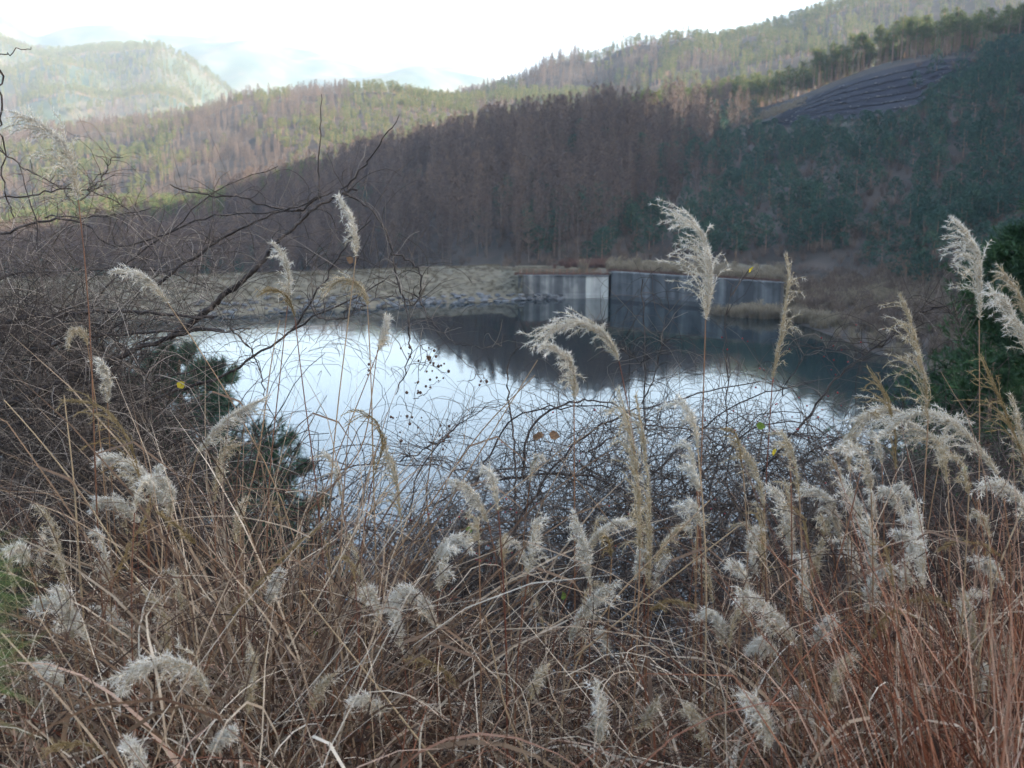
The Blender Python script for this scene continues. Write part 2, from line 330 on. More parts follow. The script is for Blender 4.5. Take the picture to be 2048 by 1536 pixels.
# riprap stones, parts of the dam
def rock_mesh(seed, m):
    r = np.random.default_rng(seed); V = []; n = 6
    for k, (zz, rr) in enumerate(((-.4, .7), (.0, 1), (.45, .62))):
        for i in range(n):
            a = 6.283 * (i + r.uniform(-.3, .3)) / n; q = rr * r.uniform(.75, 1.2); V.append((q * math.cos(a), q * math.sin(a) * .8, zz * r.uniform(.8, 1.2)))
    V += [(0, 0, .6)]; Fc = []
    for k in range(2):
        for i in range(n): Fc.append((k * n + i, k * n + (i + 1) % n, (k + 1) * n + (i + 1) % n, (k + 1) * n + i))
    for i in range(n): Fc.append((2 * n + i, 2 * n + (i + 1) % n, 3 * n))
    me = bpy.data.meshes.new('stone'); me.from_pydata(V, [], Fc); me.materials.append(m); return me
rocks = [rock_mesh(i, M['rock']) for i in range(6)]
for i in range(240):
    px = random.uniform(585, 1130) if i % 6 else random.uniform(380, 620); v = random.choice([random.uniform(.97, 1.22), random.uniform(.98, 1.1)]) if px > 760 else random.uniform(.98, 1.4)
    x, y, z = [float(c) for c in dm(np.array(px), np.array(v))]
    o = bpy.data.objects.new('stone', random.choice(rocks)); COL.objects.link(o); o.parent = dam
    o.location = Vector((x, y, z + .08)) - dam.location; s = random.uniform(.3, .75); o.scale = (s * 1.2, s, s * .6); o.rotation_euler = (random.uniform(-.3, .3), random.uniform(-.3, .3), random.uniform(0, 6))

# ------------------------------------------------------------------ trees: prototypes as (trunk mesh, crown mesh)
def me_from(mb, name, m):
    me = bpy.data.meshes.new(name); me.from_pydata([tuple(p) for p in mb.v], [], mb.f)
    a = me.attributes.new('tone', 'FLOAT', 'POINT'); a.data.foreach_set('value', mb.a); me.materials.append(m); return me
def larch(seed, h=13, n=115, tw=11):
    R = random.Random(seed); t = MB(); lean = Vector((R.uniform(-.4, .4), R.uniform(-.4, .4), 0))
    t.tube([Vector((0, 0, -.5)), lean * .3 + Vector((0, 0, h * .4)), lean + Vector((0, 0, h * .97))], .17, .025, 6, .4)
    c = MB()
    for i in range(n):
        f = R.random() ** .8; z = h * (.13 + .86 * f); L_ = (1 - f) ** .75 * 2.4 + .3; L_ *= R.uniform(.6, 1.15)
        if f < .2: L_ *= .7
        a = R.uniform(0, 6.283); d = Vector((math.cos(a), math.sin(a), 0)); p0 = lean * (z / h) + Vector((0, 0, z))
        pts = [p0, p0 + d * L_ * .5 + Vector((0, 0, .12 * L_)), p0 + d * L_ + Vector((0, 0, .42 * L_))]
        side = Vector((0, 0, 1)) if i % 2 else d.cross(Vector((0, 0, 1)))
        c.ribbon(pts, .03, .012, side, R.uniform(.1, .5))
        for k in range(tw):
            q = R.uniform(.15, 1); p = pts[0].lerp(pts[2], q); e = (d * R.uniform(-.2, .8) + Vector((R.uniform(-1, 1), R.uniform(-1, 1), R.uniform(-.1, 1.1)))).normalized() * R.uniform(.25, .6)
            s = e.cross(Vector((R.uniform(-1, 1), R.uniform(-1, 1), R.uniform(-1, 1)))).normalized() * R.uniform(.022, .042)
            c.poly([p - s, p + s, p + e], R.uniform(.3, 1))
    return me_from(t, 'trunk', M['larch_bark']), me_from(c, 'crown', M['larch_twig'])
def tuft(c, p, r, R, tone, k=4, up=.5):
    for j in range(k):
        e = Vector((R.gauss(0, 1), R.gauss(0, 1), R.gauss(up, .8))).normalized() * r * R.uniform(.6, 1.1)
        s = e.cross(Vector((R.gauss(0, 1), R.gauss(0, 1), R.gauss(0, 1)))).normalized() * r * R.uniform(.22, .4)
        c.poly([p - e * .25 - s * .6, p + s, p + e], tone + R.uniform(-.15, .15)) 
def young_pine(seed, h=6, m='pine_needle', n=330):
    R = random.Random(seed); t = MB(); t.tube([Vector((0, 0, -.4)), Vector((R.uniform(-.2, .2), 0, h * .5)), Vector((0, R.uniform(-.2, .2), h * .93))], .11, .02, 5, .4)
    c = MB(); nb = 30
    for b in range(nb):
        f = (b + R.random()) / nb; z = h * (.12 + .86 * f); rr = h * .37 * (1 - f ** 2.6) ** .62 * R.uniform(.7, 1.15) + .1; a = b * 2.4 + R.uniform(-.4, .4)
        tn = R.uniform(.2, .75)
        for k in range(n // nb + 1):
            q = R.uniform(.25, 1) ** .6; p = Vector((math.cos(a) * rr * q, math.sin(a) * rr * q, z + rr * q * .35)) + Vector((R.gauss(0, .22), R.gauss(0, .22), R.gauss(0, .16)))
            tuft(c, p, .32, R, tn)
    return me_from(t, 'trunk', M['pine_bark']), me_from(c, 'crown', M[m])
def tall_pine(seed, h=12, m='pine_sunlit', lo=.55):
    R = random.Random(seed); t = MB(); ln = Vector((R.uniform(-.7, .7), R.uniform(-.4, .4), 0))
    mid = ln * R.uniform(-.3, .6)
    t.tube([Vector((0, 0, -.5)), mid + Vector((0, 0, h * .5)), ln + Vector((0, 0, h * .94))], .17, .05, 6, .4)
    c = MB()
    for b in range(26):
        f = R.random(); z = h * (lo + (.95 - lo) * f); L_ = R.uniform(.6, 2.0) * (1 - .45 * f); a = R.uniform(0, 6.283)
        p0 = ln * (z / h) + Vector((0, 0, z - .4)); p1 = ln * (z / h) + Vector((math.cos(a) * L_, math.sin(a) * L_, z + .25 * L_))
        t.tube([p0, p1], .045, .02, 3, .4); tn = R.uniform(.25, .85)
        for k in range(15):
            p = p1 + Vector((R.gauss(0, .45), R.gauss(0, .45), R.gauss(0, .22))); tuft(c, p, .33, R, tn)
    for k in range(4):
        z = h * R.uniform(.3, lo); a = R.uniform(0, 6.28); p0 = mid + Vector((0, 0, z)); t.tube([p0, p0 + Vector((math.cos(a), math.sin(a), .2)) * R.uniform(.4, 1)], .03, .01, 3, .4)
    return me_from(t, 'trunk', M['pine_bark']), me_from(c, 'crown', M[m])
def brush(seed, h=2.6, mname='brush', n=26, tw=9, w=.02):
    R = random.Random(seed); c = MB()
    for i in range(n):
        a = R.uniform(0, 6.283); L_ = h * R.uniform(.55, 1); d = Vector((math.cos(a) * R.uniform(.1, .6), math.sin(a) * R.uniform(.1, .6), 1))
        p0 = Vector((R.gauss(0, .2), R.gauss(0, .2), -.2)); p1 = p0 + d * L_ * .55; p2 = p0 + d * L_ + Vector((0, 0, -.1 * L_))
        c.ribbon([p0, p1, p2], w, w * .4, Vector((math.sin(a), math.cos(a), 0)), R.uniform(.1, .5))
        for k in range(tw):
            p = p0.lerp(p2, R.uniform(.35, 1)); e = Vector((R.gauss(0, 1), R.gauss(0, 1), R.gauss(.8, .8))).normalized() * R.uniform(.2, .5) * h * .3
            s = e.cross(Vector((R.gauss(0, 1), R.gauss(0, 1), R.gauss(0, 1)))).normalized() * w * R.uniform(.7, 1.6); c.poly([p - s, p + s, p + e], R.uniform(.3, 1))
    return me_from(c, 'twig_mass', M[mname])
def reed(seed, h=1.6, n=70, mname='reed'):
    R = random.Random(seed); c = MB()
    for i in range(n):
        a = R.uniform(0, 6.283); r = R.uniform(0, .5); p0 = Vector((math.cos(a) * r, math.sin(a) * r, -.1)); L_ = h * R.uniform(.5, 1)
        d = Vector((R.gauss(0, .16), R.gauss(0, .16), 1)); p1 = p0 + d * L_ * .6; p2 = p0 + d * L_ + Vector((R.gauss(0, .12), R.gauss(0, .1), -.05)); s = Vector((math.cos(a), math.sin(a), 0))
        c.ribbon([p0, p1, p2], .022, .006, s, R.uniform(0, .7))
        if i % 3 == 0:
            for k in range(5):
                p = p2 + Vector((R.gauss(0, .05), R.gauss(0, .05), R.uniform(-.25, .1))); e = Vector((R.gauss(0, .6), R.gauss(0, .6), R.uniform(-.2, 1))) * .16; c.poly([p - s * .025, p + s * .025, p + e], 1)
    return me_from(c, 'blade_mass', M[mname])
LARCH = [larch(i) for i in range(5)]; YPINE = [young_pine(i + 20) for i in range(5)]; TPINE = [tall_pine(i + 40) for i in range(5)]
BPINE = [tall_pine(i + 60, 11, 'pine_sunlit', .35) for i in range(3)]
BRUSH = [brush(i + 80) for i in range(4)]; REED = [reed(i + 90) for i in range(4)]

# ------------------------------------------------------------------ black netted slope near the crest
NET_LO = [(1500, 250), (1560, 252), (1640, 240), (1700, 238), (1790, 228), (1830, 200), (1880, 168), (1920, 140), (1960, 112)]
NET_HI = [(1500, 249), (1530, 236), (1570, 207), (1640, 173), (1700, 150), (1760, 133), (1820, 121), (1900, 117), (1960, 104)]
def A_at(px, py):                          # point of the hillside seen at pixel (px, py)
    v = np.linspace(0, 1.02, 160); x, y, z = A_surf(np.full(160, float(px)), v); yy = proj(x, y, z)[1]
    i = int(np.argmin(np.abs(yy - py))); return Vector((float(x[i]), float(y[i]), float(z[i])))
def in_net(px, py, m=0): return (px > 1505) & (px < 1955) & (py < tab(px, NET_LO) + m) & (py > tab(px, NET_HI) - 2)
def in_strip(px, py): return (px > 1462) & (px < 1585) & (np.abs(py - np.interp(px, [1462, 1585], [248, 203])) < 10)
M['black_net'] = mat('black_net', [(.35, (.010, .010, .014)), (.65, (.022, .022, .029))], nscale=.6, detail=8, bump=.5, rough=.9, spec=.05)
net = tag(empty('netted_slope', A_at(1600, 240)), 'dark slope covered with black sheeting in terraced rows below the tall pines', 'sheeting')
cols = np.linspace(1503, 1957, 60); NR = 7
for r in range(NR):
    V = []; 
    for c in cols:
        for k in range(4):
            f = (r + k / 3 * .96) / NR; py = tab(c, NET_LO) * (1 - f) + tab(c, NET_HI) * f + 4 * math.sin((c - 1500) / 450 * 3.14) * (1 - f)
            p = A_at(c, py); p.z += .35 + (.27 if k < 1 else (0 if k == 3 else .10)) + random.uniform(-.06, .06); V.append(p - net.location)
    Fc = [(i * 4 + k, i * 4 + 4 + k, i * 4 + 5 + k, i * 4 + 1 + k) for i in range(59) for k in range(3)]
    make('sheeting_row', V, Fc, M['black_net'], net, smooth=True)
M['dry_strip'] = mat('dry_strip', [(.3, (.26, .18, .10)), (.7, (.42, .31, .18))], nscale=1)
wr = [rock_mesh(i + 30, M['white_rock']) for i in range(3)]
for r in range(1, NR):
    c = 1530 + 8 * r
    while c < 1900 - 2 * r:
        c += random.choice([4, 5, 6, 8, 10, 16, 30, 44]); f = r / NR
        py = tab(c, NET_LO) * (1 - f) + tab(c, NET_HI) * f + 4 * math.sin((c - 1500) / 450 * 3.14) * (1 - f) + random.choice([0, 0, 0, 0, 0, 0, 3, -3])
        if tab(c, NET_LO) - tab(c, NET_HI) < 12: continue
        o = bpy.data.objects.new('weight', random.choice(wr)); COL.objects.link(o); o.parent = net
        o.location = A_at(c, py) + Vector((0, 0, .75)) - net.location; s = random.uniform(.1, .26); o.scale = (s * random.uniform(1, 2.4), s, s * .7); o.rotation_euler.z = random.uniform(0, 6)

# ------------------------------------------------------------------ forest
def stuff_inst(name, label, pts, sc, rot, protos, kindgroup=None):
    """one object of instanced far trees; protos are real trees standing in the scene"""
    n = len(pts)
    if n == 0: return
    for j in range(len(protos)):
        sel = np.arange(n) % len(protos) == j
        me = bpy.data.meshes.new(name); P = np.asarray(pts, np.float32)[sel]; me.vertices.add(len(P)); me.vertices.foreach_set('co', P.ravel())
        for nm, val in (('isc', np.asarray(sc)[sel]), ('irot', np.asarray(rot)[sel])):
            a = me.attributes.new(nm, 'FLOAT', 'POINT'); a.data.foreach_set('value', np.asarray(val, np.float32))
        o = bpy.data.objects.new(name, me); COL.objects.link(o); o['kind'] = 'stuff'; o['label'] = label
        g = bpy.data.node_groups.new('scatter', 'GeometryNodeTree'); g.interface.new_socket('Geometry', in_out='INPUT', socket_type='NodeSocketGeometry'); g.interface.new_socket('Geometry', in_out='OUTPUT', socket_type='NodeSocketGeometry')
        N = g.nodes; L = g.links; gi = N.new('NodeGroupInput'); go = N.new('NodeGroupOutput'); ip = N.new('GeometryNodeInstanceOnPoints'); jn = N.new('GeometryNodeJoinGeometry')
        for q in protos[j]:
            oi = N.new('GeometryNodeObjectInfo'); oi.transform_space = 'ORIGINAL'; oi.inputs['Object'].default_value = q; L.new(oi.outputs['Geometry'], jn.inputs[0])
        def na(nm):
            a = N.new('GeometryNodeInputNamedAttribute'); a.data_type = 'FLOAT'; a.inputs['Name'].default_value = nm; return a.outputs[0]
        cx = N.new('ShaderNodeCombineXYZ'); L.new(na('irot'), cx.inputs[2]); er = N.new('FunctionNodeEulerToRotation'); L.new(cx.outputs[0], er.inputs[0])
        L.new(gi.outputs[0], ip.inputs['Points']); L.new(jn.outputs[0], ip.inputs['Instance']); L.new(er.outputs[0], ip.inputs['Rotation']); L.new(na('isc'), ip.inputs['Scale']); L.new(ip.outputs[0], go.inputs[0])
        md = o.modifiers.new('scatter', 'NODES'); md.node_group = g
SRC = {}
def tree(kind, meshes, p, s, rot, label, cat, group):
    r = empty(kind, p); r.rotation_euler.z = rot; r.scale = (s, s, s * random.uniform(.92, 1.1)); tag(r, label, cat, group)
    out = []
    for nm, me in zip(('trunk', 'crown'), meshes):
        o = bpy.data.objects.new(nm, me); COL.objects.link(o); o.parent = r; out.append(o)
    SRC.setdefault((kind, meshes[0].name), out)
    return r
# scatter over the near hillside
N_ = 5200
U = RNG.uniform(-500, 2500, N_ * 2); Vv = RNG.uniform(-.02, 1.18, N_ * 2)
x, y, z = A_surf(U, Vv)
keep = RNG.random(N_ * 2) < (y / 360) ; U, Vv, x, y, z = [q[keep] for q in (U, Vv, x, y, z)]
bx, by = proj(x, y, z); px_m = F / y                       # px per metre
nz1 = vnoise(x, y, 22, 81); sp = np.zeros(len(x), int)      # 0 larch 1 young pine 2 tall pine 3 brush 4 crest pine left
lim = 1330 + 120 * vnoise(y, x, 40, 5) + (by - 400) * -.5
sp = np.where(bx > lim, np.where(RNG.random(len(x)) < .62, 1, 3), 0)
sp = np.where((sp == 0) & (nz1 > .75) & (by > 400), 1, sp)
sp = np.where((sp == 0) & (RNG.random(len(x)) < .08), 1, sp)
sp = np.where((bx > 1040) & (bx < 1290) & (by > 420) & (RNG.random(len(x)) < .5), 1, sp)
sp = np.where((bx < 455) & (Vv > .72), 4, sp); sp = np.where((bx > 455) & (bx < 660) & (Vv > .93) & (RNG.random(len(x)) < .6), 4, sp)
sp = np.where((bx > 1250) & (Vv > .90), 2, sp); sp = np.where((bx > 1620) & (bx < 2300) & (Vv > .97), 2, sp)
sc = np.where(sp == 0, RNG.uniform(.75, 1.08, len(x)), np.where(sp == 1, RNG.uniform(.6, 1.15, len(x)), np.where(sp == 3, RNG.uniform(.6, 1.3, len(x)), RNG.uniform(.72, 1.05, len(x)))))
sc = np.where((sp == 2) & (bx < 1620), sc * .86, sc)
sc = sc * np.where(sp != 3, np.clip(y / 330, 1, 2), 1)
ht = np.choose(sp, [13, 6, 12, 2.6, 11]) * sc; topy = by - ht * px_m
midy = by - ht * px_m * .6
bad = (in_net(bx, by, 0) | in_net(bx, topy - 2, -16) | in_net(bx, midy, -2) | in_strip(bx, by) | in_strip(bx, topy) | in_strip(bx, midy)) & (Vv < .985) & (sp != 9)
nb_ = RNG.random(len(x)) < .12
bad = bad & ~((bx > 1830) & nb_)
dens = np.ones(len(x)); dens = np.where(sp == 3, .95, dens); dens = np.where(sp == 0, .92, dens)
ok = ~bad & (RNG.random(len(x)) < dens) & ~((Vv < .03) & (bx > 1040)) & ~((sp == 0) & (Vv < .02))
idx = np.nonzero(ok)[0]
INFO = {0: ('larch_tree', LARCH, 'larch'), 1: ('young_pine', YPINE, 'pine'), 2: ('tall_pine', TPINE, 'pine'), 4: ('crest_pine', BPINE, 'pine')}
order = idx[np.argsort(y[idx])]
cnt = {0: 0, 1: 0, 2: 0, 4: 0}; LIMIT = {0: 290, 1: 240, 2: 110, 4: 50}; rest = {0: [], 1: [], 2: [], 3: [], 4: []}
def zone(k, bx, by, v):
    if k == 0:
        if v > .88: return 'bare brown larch on the skyline of the shaded hillside', 'larches on the skyline'
        if bx < 480: return 'bare larch with dark trunk at the far left behind the dam crest', 'larches behind the left end of the dam'
        if by > 430: return 'bare larch with thin trunk at the foot of the stand behind the dam', 'larches at the foot of the stand behind the dam'
        return 'bare mauve brown larch in the middle of the dense stand on the slope', 'larches in the middle of the stand'
    if k == 1:
        if bx < 1300: return 'dark green pine growing among the bare larches behind the dam', 'pines among the larches'
        if by < 330: return 'small bluish green pine just below the black sheeted slope', 'pines below the black sheeting'
        if by > 450: return 'bushy dark green pine low on the right hillside above the concrete wall', 'pines low on the right hillside'
        return 'rounded bluish green young pine halfway up the right hillside', 'pines halfway up the right hillside'
    if k == 2:
        if bx < 1620: return 'slender pine with bare trunk and sunlit yellow green crown, left of the black slope', 'pines in the row left of the black sheeting'
        return 'tall pine with bare reddish trunk on the ridge above the black sheeting', 'tall pines above the black sheeting'
    return 'sunlit yellow green pine at the low left end of the wooded ridge', 'sunlit pines at the left end of the ridge'
for i in order:
    k = int(sp[i]); inf = -60 < bx[i] < 2108 and topy[i] < 545
    if k in cnt and inf and cnt[k] < LIMIT[k] and not (k == 0 and RNG.random() < .45):
        cnt[k] += 1; lab, grp = zone(k, bx[i], by[i], Vv[i]); lab = {0: 'bare brown larch ', 1: 'dark bluish green pine ', 2: 'bare trunked pine ', 4: 'low sunlit yellow pine '}[k]; ph_ = nearest_phrase(bx[i], (by[i] + topy[i]) / 2, HILL_MARKS); szr = (sc[i] / (1 if k == 1 else max(1, y[i] / 330))); lab = ('large ' if szr > (1.0 if k == 1 else .97) else ('small ' if szr < (.78 if k == 1 else .84) else 'mid sized ')) + lab + ph_; grp = {0: 'larches ', 1: 'young pines ', 2: 'tall pines ', 4: 'sunlit pines '}[k] + ph_; nm, pr, cat = INFO[k]
        tree(nm, pr[i % len(pr)], (x[i], y[i], z[i] - .1), float(sc[i]), float(RNG.uniform(0, 6.28)), lab, cat, grp)
    elif -350 < bx[i] < 2400: rest[k].append(i)
def src(kind): return [v for (k, _), v in SRC.items() if k == kind]
for k, nm, lb in ((0, 'larch_wood', 'mass of bare brown larches covering the shaded slope'), (1, 'pine_scrub', 'mass of young pines on the right hillside'), (2, 'ridge_pine_wood', 'mass of pines along the ridge'), (4, 'low_pine_wood', 'mass of sunlit yellow green pines at the left end of the ridge')):
    r = np.array(rest[k], int); 
    if len(r): stuff_inst(nm, lb, np.stack([x[r], y[r], z[r] - .1], -1), sc[r], RNG.uniform(0, 6.28, len(r)), src(INFO[k][0]))
# brush undergrowth: a few named shrubs are real things and serve as sources
BS = []
for i, me in enumerate(BRUSH):
    o = bpy.data.objects.new('bare_bush', me); COL.objects.link(o); p = A_at([1475, 1330, 1600, 1850][i], [330, 430, 395, 330][i]); o.location = p; o.scale = (1.5,) * 3; o['isrc'] = 1
    tag(o, ['pale brown leafless bush left of the black slope among green pines', 'leafless brown bush at the right edge of the larch stand', 'leafless brown bush amid young pines below the black slope', 'leafless brown bush near the right end of the black slope'][i], 'bush'); BS.append([o])
r = np.array(rest[3], int); Ux = RNG.uniform(-300, 2300, 5200); Vx = RNG.uniform(0, 1.05, 5200); xx, yy, zz = A_surf(Ux, Vx); qx, qy = proj(xx, yy, zz)
kk = ~in_net(qx, qy, 4) & ~in_net(qx, qy - 26, -6) & ((qx > 1000) | (RNG.random(5200) < .5)); xx, yy, zz = xx[kk], yy[kk], zz[kk]
P = np.concatenate([np.stack([x[r], y[r], z[r]], -1), np.stack([xx, yy, zz], -1)]); n = len(P)
stuff_inst('hillside_brush', 'brown leafless undergrowth between the trees of the hillside', P, np.concatenate([sc[r] * 1.3, RNG.uniform(.5, 1.15, len(xx))]), RNG.uniform(0, 6.28, n), BS)
# dry grass strip beside the netting, pale reeds and tufts along the shore
RS = []
for i, me in enumerate(REED):
    o = bpy.data.objects.new('reed_clump', me); COL.objects.link(o)
    px, D = [(1165, 180), (1240, 178), (1275, 178), (1520, 149)][i]; zg = [3.7, 4.3, 4.3, .1][i]; o.location = ((px - 1024) / F * D, D, zg); o.scale = (1.6,) * 3
    tag(o, ['pale reed clump behind the red brush beyond the pale wall', 'pale reed clump above the corner of the concrete walls', 'pale reed clump on top of the dark concrete wall', 'straw coloured reed clump at the water right of the dark wall'][i], 'reeds'); RS.append([o])
def scat(n, fx, s0, s1): 
    P = np.array([fx() for _ in range(n)]); return P, RNG.uniform(s0, s1, n), RNG.uniform(0, 6.28, n)
def f_strip():
    q = random.random(); px = 1462 + 123 * q; return tuple(A_at(px, 248 - 45 * q + random.uniform(-7, 8)))
P, s_, r_ = scat(420, f_strip, .5, .9); stuff_inst('dry_grass_strip', 'strip of straw coloured grass beside the black sheeting', P, s_, r_, RS)
def f_top():
    px = random.uniform(1215, 1900); Dw = np.interp(px, [1215, 1560, 1900], [174, 155, 128]); D = Dw + abs(random.gauss(0, 9)) + 1.2
    zz = 4.3 if px < 1560 else float(right_z((px - 1024) / F * D, D)); return ((px - 1024) / F * D, D, max(zz, np.interp(px, [1566, 1590], [3.3, 0])) if px > 1566 else 4.2)
P, s_, r_ = scat(1500, f_top, .35, .95); stuff_inst('shore_reeds', 'pale dry grass on the bank above and right of the concrete wall', P, s_, r_, RS)
def f_water():
    px = random.choice([random.gauss(1510, 32), random.gauss(1640, 45)]); D = np.interp(px, [1430, 1560, 1700], [151, 147, 133]) + random.uniform(-2, 3)
    return ((px - 1024) / F * D, D, -.1 + .02 * (px - 1440) / 10)
P, s_, r_ = scat(260, f_water, .6, 1.25); stuff_inst('waterside_reeds', 'bright straw reeds standing at the edge of the water', P, s_, r_, RS)
def f_red():
    px = random.gauss(1170, 30); D = random.uniform(186, 196); return ((px - 1024) / F * D, D, 3.8)
RB = bpy.data.objects.new('red_bush', brush(200, 1.5, 'red_brush', 60, 9, .02)); COL.objects.link(RB); RB.location = ((1150 - 1024) / F * 190, 190, 3.7); RB.scale = (1.5, 1.5, 1); tag(RB, 'reddish leafless brush at the far edge of the grassy crest behind the pale wall', 'bush')
P, s_, r_ = scat(70, f_red, .8, 1.25); stuff_inst('red_brush', 'reddish brush on the far edge of the dam crest', P, s_, r_, [[RB]])
def f_fr():
    px = random.uniform(1030, 1560); D = np.interp(px, [1030, 1217, 1222, 1560], [174.4, 173.4, 173, 153.2]) + random.uniform(0, .9); return ((px - 1024) / F * D, D, 3.62 if px < 1219 else 4.3)
P, s_, r_ = scat(420, f_fr, .4, .8); stuff_inst('wall_top_brush', 'reddish weeds along the top of the concrete walls', P, s_ * .6, r_, [[RB]])
def f_dam():
    px = random.uniform(-100, 1200); v = random.choice([random.uniform(1.2, 2.1), random.uniform(2, 3.05)]); a_, b_, c_ = dm(np.array(min(px, 1045)), np.array(v)) if px < 1045 else ((px - 1024) / F * 180, random.uniform(175, 190), 3.7)
    return float(a_), float(b_), float(c_) - .05
TS = bpy.data.objects.new('turf_tuft', brush(300, .6, 'reed', 40, 3, .012)); COL.objects.link(TS); TS.location = f_dam(); tag(TS, 'small tuft of dry grass on the earth dam', 'grass')
M['turf_tuft'] = mat('turf_tuft', [(0, (.06, .052, .035)), (1, (.13, .11, .075))], attr=True, objrand=.4); TS.data.materials[0] = M['turf_tuft']
P, s_, r_ = scat(5200, f_dam, .4, 1.1); stuff_inst('dam_turf', 'rough dry turf over the dam', P, s_, r_, [[TS]])
# forests of the farther hills (masses)
def far_forest(surf, u0, u1, n, D1, fl, name, label, s0=.8, s1=1.1, vmax=1.06):
    u = RNG.uniform(u0, u1, n * 2); v = RNG.uniform(0.02, vmax, n * 2); k = RNG.random(n * 2) < (.45 + .55 * v) * .5 * 2 / 1.5; u, v = u[k], v[k]; x, y, z = surf(u, v)
    la = fl(x, y, u, v); s = RNG.uniform(s0, s1, len(x)); ro = RNG.uniform(0, 6.28, len(x))
    for flag, nm, pk in ((True, 'larch', 'larch_tree'), (False, 'pine', 'crest_pine')):
        q = la == flag
        if q.any(): stuff_inst(name + '_' + nm + '_wood', label % ('bare orange brown larches' if flag else 'green pines'), np.stack([x[q], y[q], z[q] - .3], -1), s[q] * (1 if flag else 1.0), ro[q], src(pk)[:3])
far_forest(B_surf, -350, 1500, 10000, 860, lambda x, y, u, v: (vnoise(x, y, 70, 91) + .6 * vnoise(x, y, 24, 92) + np.where((u > 480) & (u < 710) & (v > .75), 1.5, 0) - np.where((u > 700), .9, 0)) > .2, 'middle_hill', 'far wood of %s on the middle hill', .55, .9)
far_forest(C_surf, 850, 2300, 6500, 1050, lambda x, y, u, v: (vnoise(x, y, 60, 93) + np.where((u < 1300), .7, -.5)) > .45, 'back_ridge', 'far wood of %s on the back ridge', .8, 1.2)
far_forest(D_surf, -400, 620, 9000, 2150, lambda x, y, u, v: (vnoise(x, y, 90, 95)) > .9, 'left_hill', 'hazy wood of %s on the left hill', 1.0, 1.5)
# the right shore in view: brush and pines above the grassy waterline
xr = RNG.uniform(34, 150, 9000); yr = RNG.uniform(40, 195, 9000); zr = right_z(xr, yr); hh = RNG.random(9000); dd = (zr > .7) & ((RNG.random(9000) < .35) | (xr < 75)); d2 = (zr > .1) & (zr < 5) & (xr < 80)
stuff_inst('right_shore_reeds', 'dry grass along the right shore', np.stack([xr, yr, zr], -1)[d2], RNG.uniform(.4, .9, d2.sum()), RNG.uniform(0, 6, d2.sum()), RS)
stuff_inst('right_shore_brush', 'leafless brush along the right shore', np.stack([xr, yr, zr], -1)[dd], RNG.uniform(.5, 1.1, dd.sum()), RNG.uniform(0, 6, dd.sum()), BS)
q = dd & (hh < .12) & (zr > 4)
stuff_inst('right_shore_pines', 'young pines along the right shore', np.stack([xr, yr, zr], -1)[q], RNG.uniform(.6, 1.1, q.sum()), RNG.uniform(0, 6, q.sum()), src('young_pine'))
# trees on the unseen part of the right hill (they shade the pond)
xr = RNG.uniform(60, 260, 700); yr = RNG.uniform(-120, 150, 700); zr = right_z(xr, yr)
q = (proj(xr, np.maximum(yr, 1), zr)[0] > 2150) | (yr < 5)
stuff_inst('right_hill_wood', 'pine wood on the hill right of the pond', np.stack([xr, yr, zr], -1)[q], RNG.uniform(.9, 1.4, q.sum()), RNG.uniform(0, 6, q.sum()), src('young_pine'))
# ================================================================== foreground
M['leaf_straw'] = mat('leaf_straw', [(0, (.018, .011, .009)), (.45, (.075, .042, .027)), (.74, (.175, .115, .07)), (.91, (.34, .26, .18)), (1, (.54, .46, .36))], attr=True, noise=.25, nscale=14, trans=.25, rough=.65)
M['litter'] = mat('litter', [(0, (.02, .011, .009)), (.5, (.08, .043, .028)), (.8, (.2, .13, .085)), (1, (.42, .34, .25))], attr=True, noise=.3, nscale=9, rough=.8)
M['leaf_rust'] = mat('leaf_rust', [(0, (.04, .013, .008)), (.35, (.14, .045, .022)), (.7, (.24, .10, .055)), (1, (.42, .28, .20))], attr=True, noise=.3, nscale=12, trans=.25, rough=.6)
M['grass_stem'] = mat('grass_stem', [(0, (.09, .03, .018)), (.5, (.16, .085, .045)), (1, (.27, .20, .12))], attr=True, noise=.3, nscale=6, rough=.55)
M['plume_hair'] = mat('plume_hair', [(0, (.20, .135, .055)), (.35, (.36, .28, .16)), (.7, (.56, .51, .42)), (1, (.76, .73, .67))], attr=True, trans=.45, rough=.8)
M['twig'] = mat('twig', [(0, (.022, .017, .015)), (.4, (.06, .047, .04)), (.8, (.15, .122, .10)), (1, (.30, .255, .215))], attr=True, noise=.3, nscale=9)
M['limb'] = mat('limb', [(.3, (.028, .023, .022)), (.7, (.09, .074, .066))], nscale=22, detail=6, bump=.6, stretch=(1, 1, .4))
M['near_needle'] = mat('near_needle', [(0, (.012, .032, .022)), (.5, (.028, .062, .038)), (1, (.06, .11, .055))], attr=True, rough=.5, trans=.2)
M['green_needle'] = mat('green_needle', [(0, (.05, .10, .025)), (1, (.15, .22, .06))], attr=True, rough=.5, trans=.3)
M['conifer_leaf'] = mat('conifer_leaf', [(0, (.012, .030, .014)), (.5, (.026, .058, .024)), (1, (.05, .09, .03))], attr=True, rough=.6, trans=.2)
M['berry'] = mat('berry', [(.3, (.12, .006, .008)), (.7, (.2, .015, .015))], nscale=30, rough=.25, spec=.5)
M['dead_leaf'] = mat('dead_leaf', [(.3, (.13, .07, .04)), (.7, (.27, .17, .10))], nscale=40, trans=.3)
M['yellow_leaf'] = mat('yellow_leaf', [(.3, (.45, .33, .03)), (.7, (.60, .48, .06))], nscale=30, trans=.4)
M['green_leaf'] = mat('green_leaf', [(.3, (.10, .16, .03)), (.7, (.2, .26, .05))], nscale=30, trans=.4)
def Gz(x, y): return float(G(x, y))
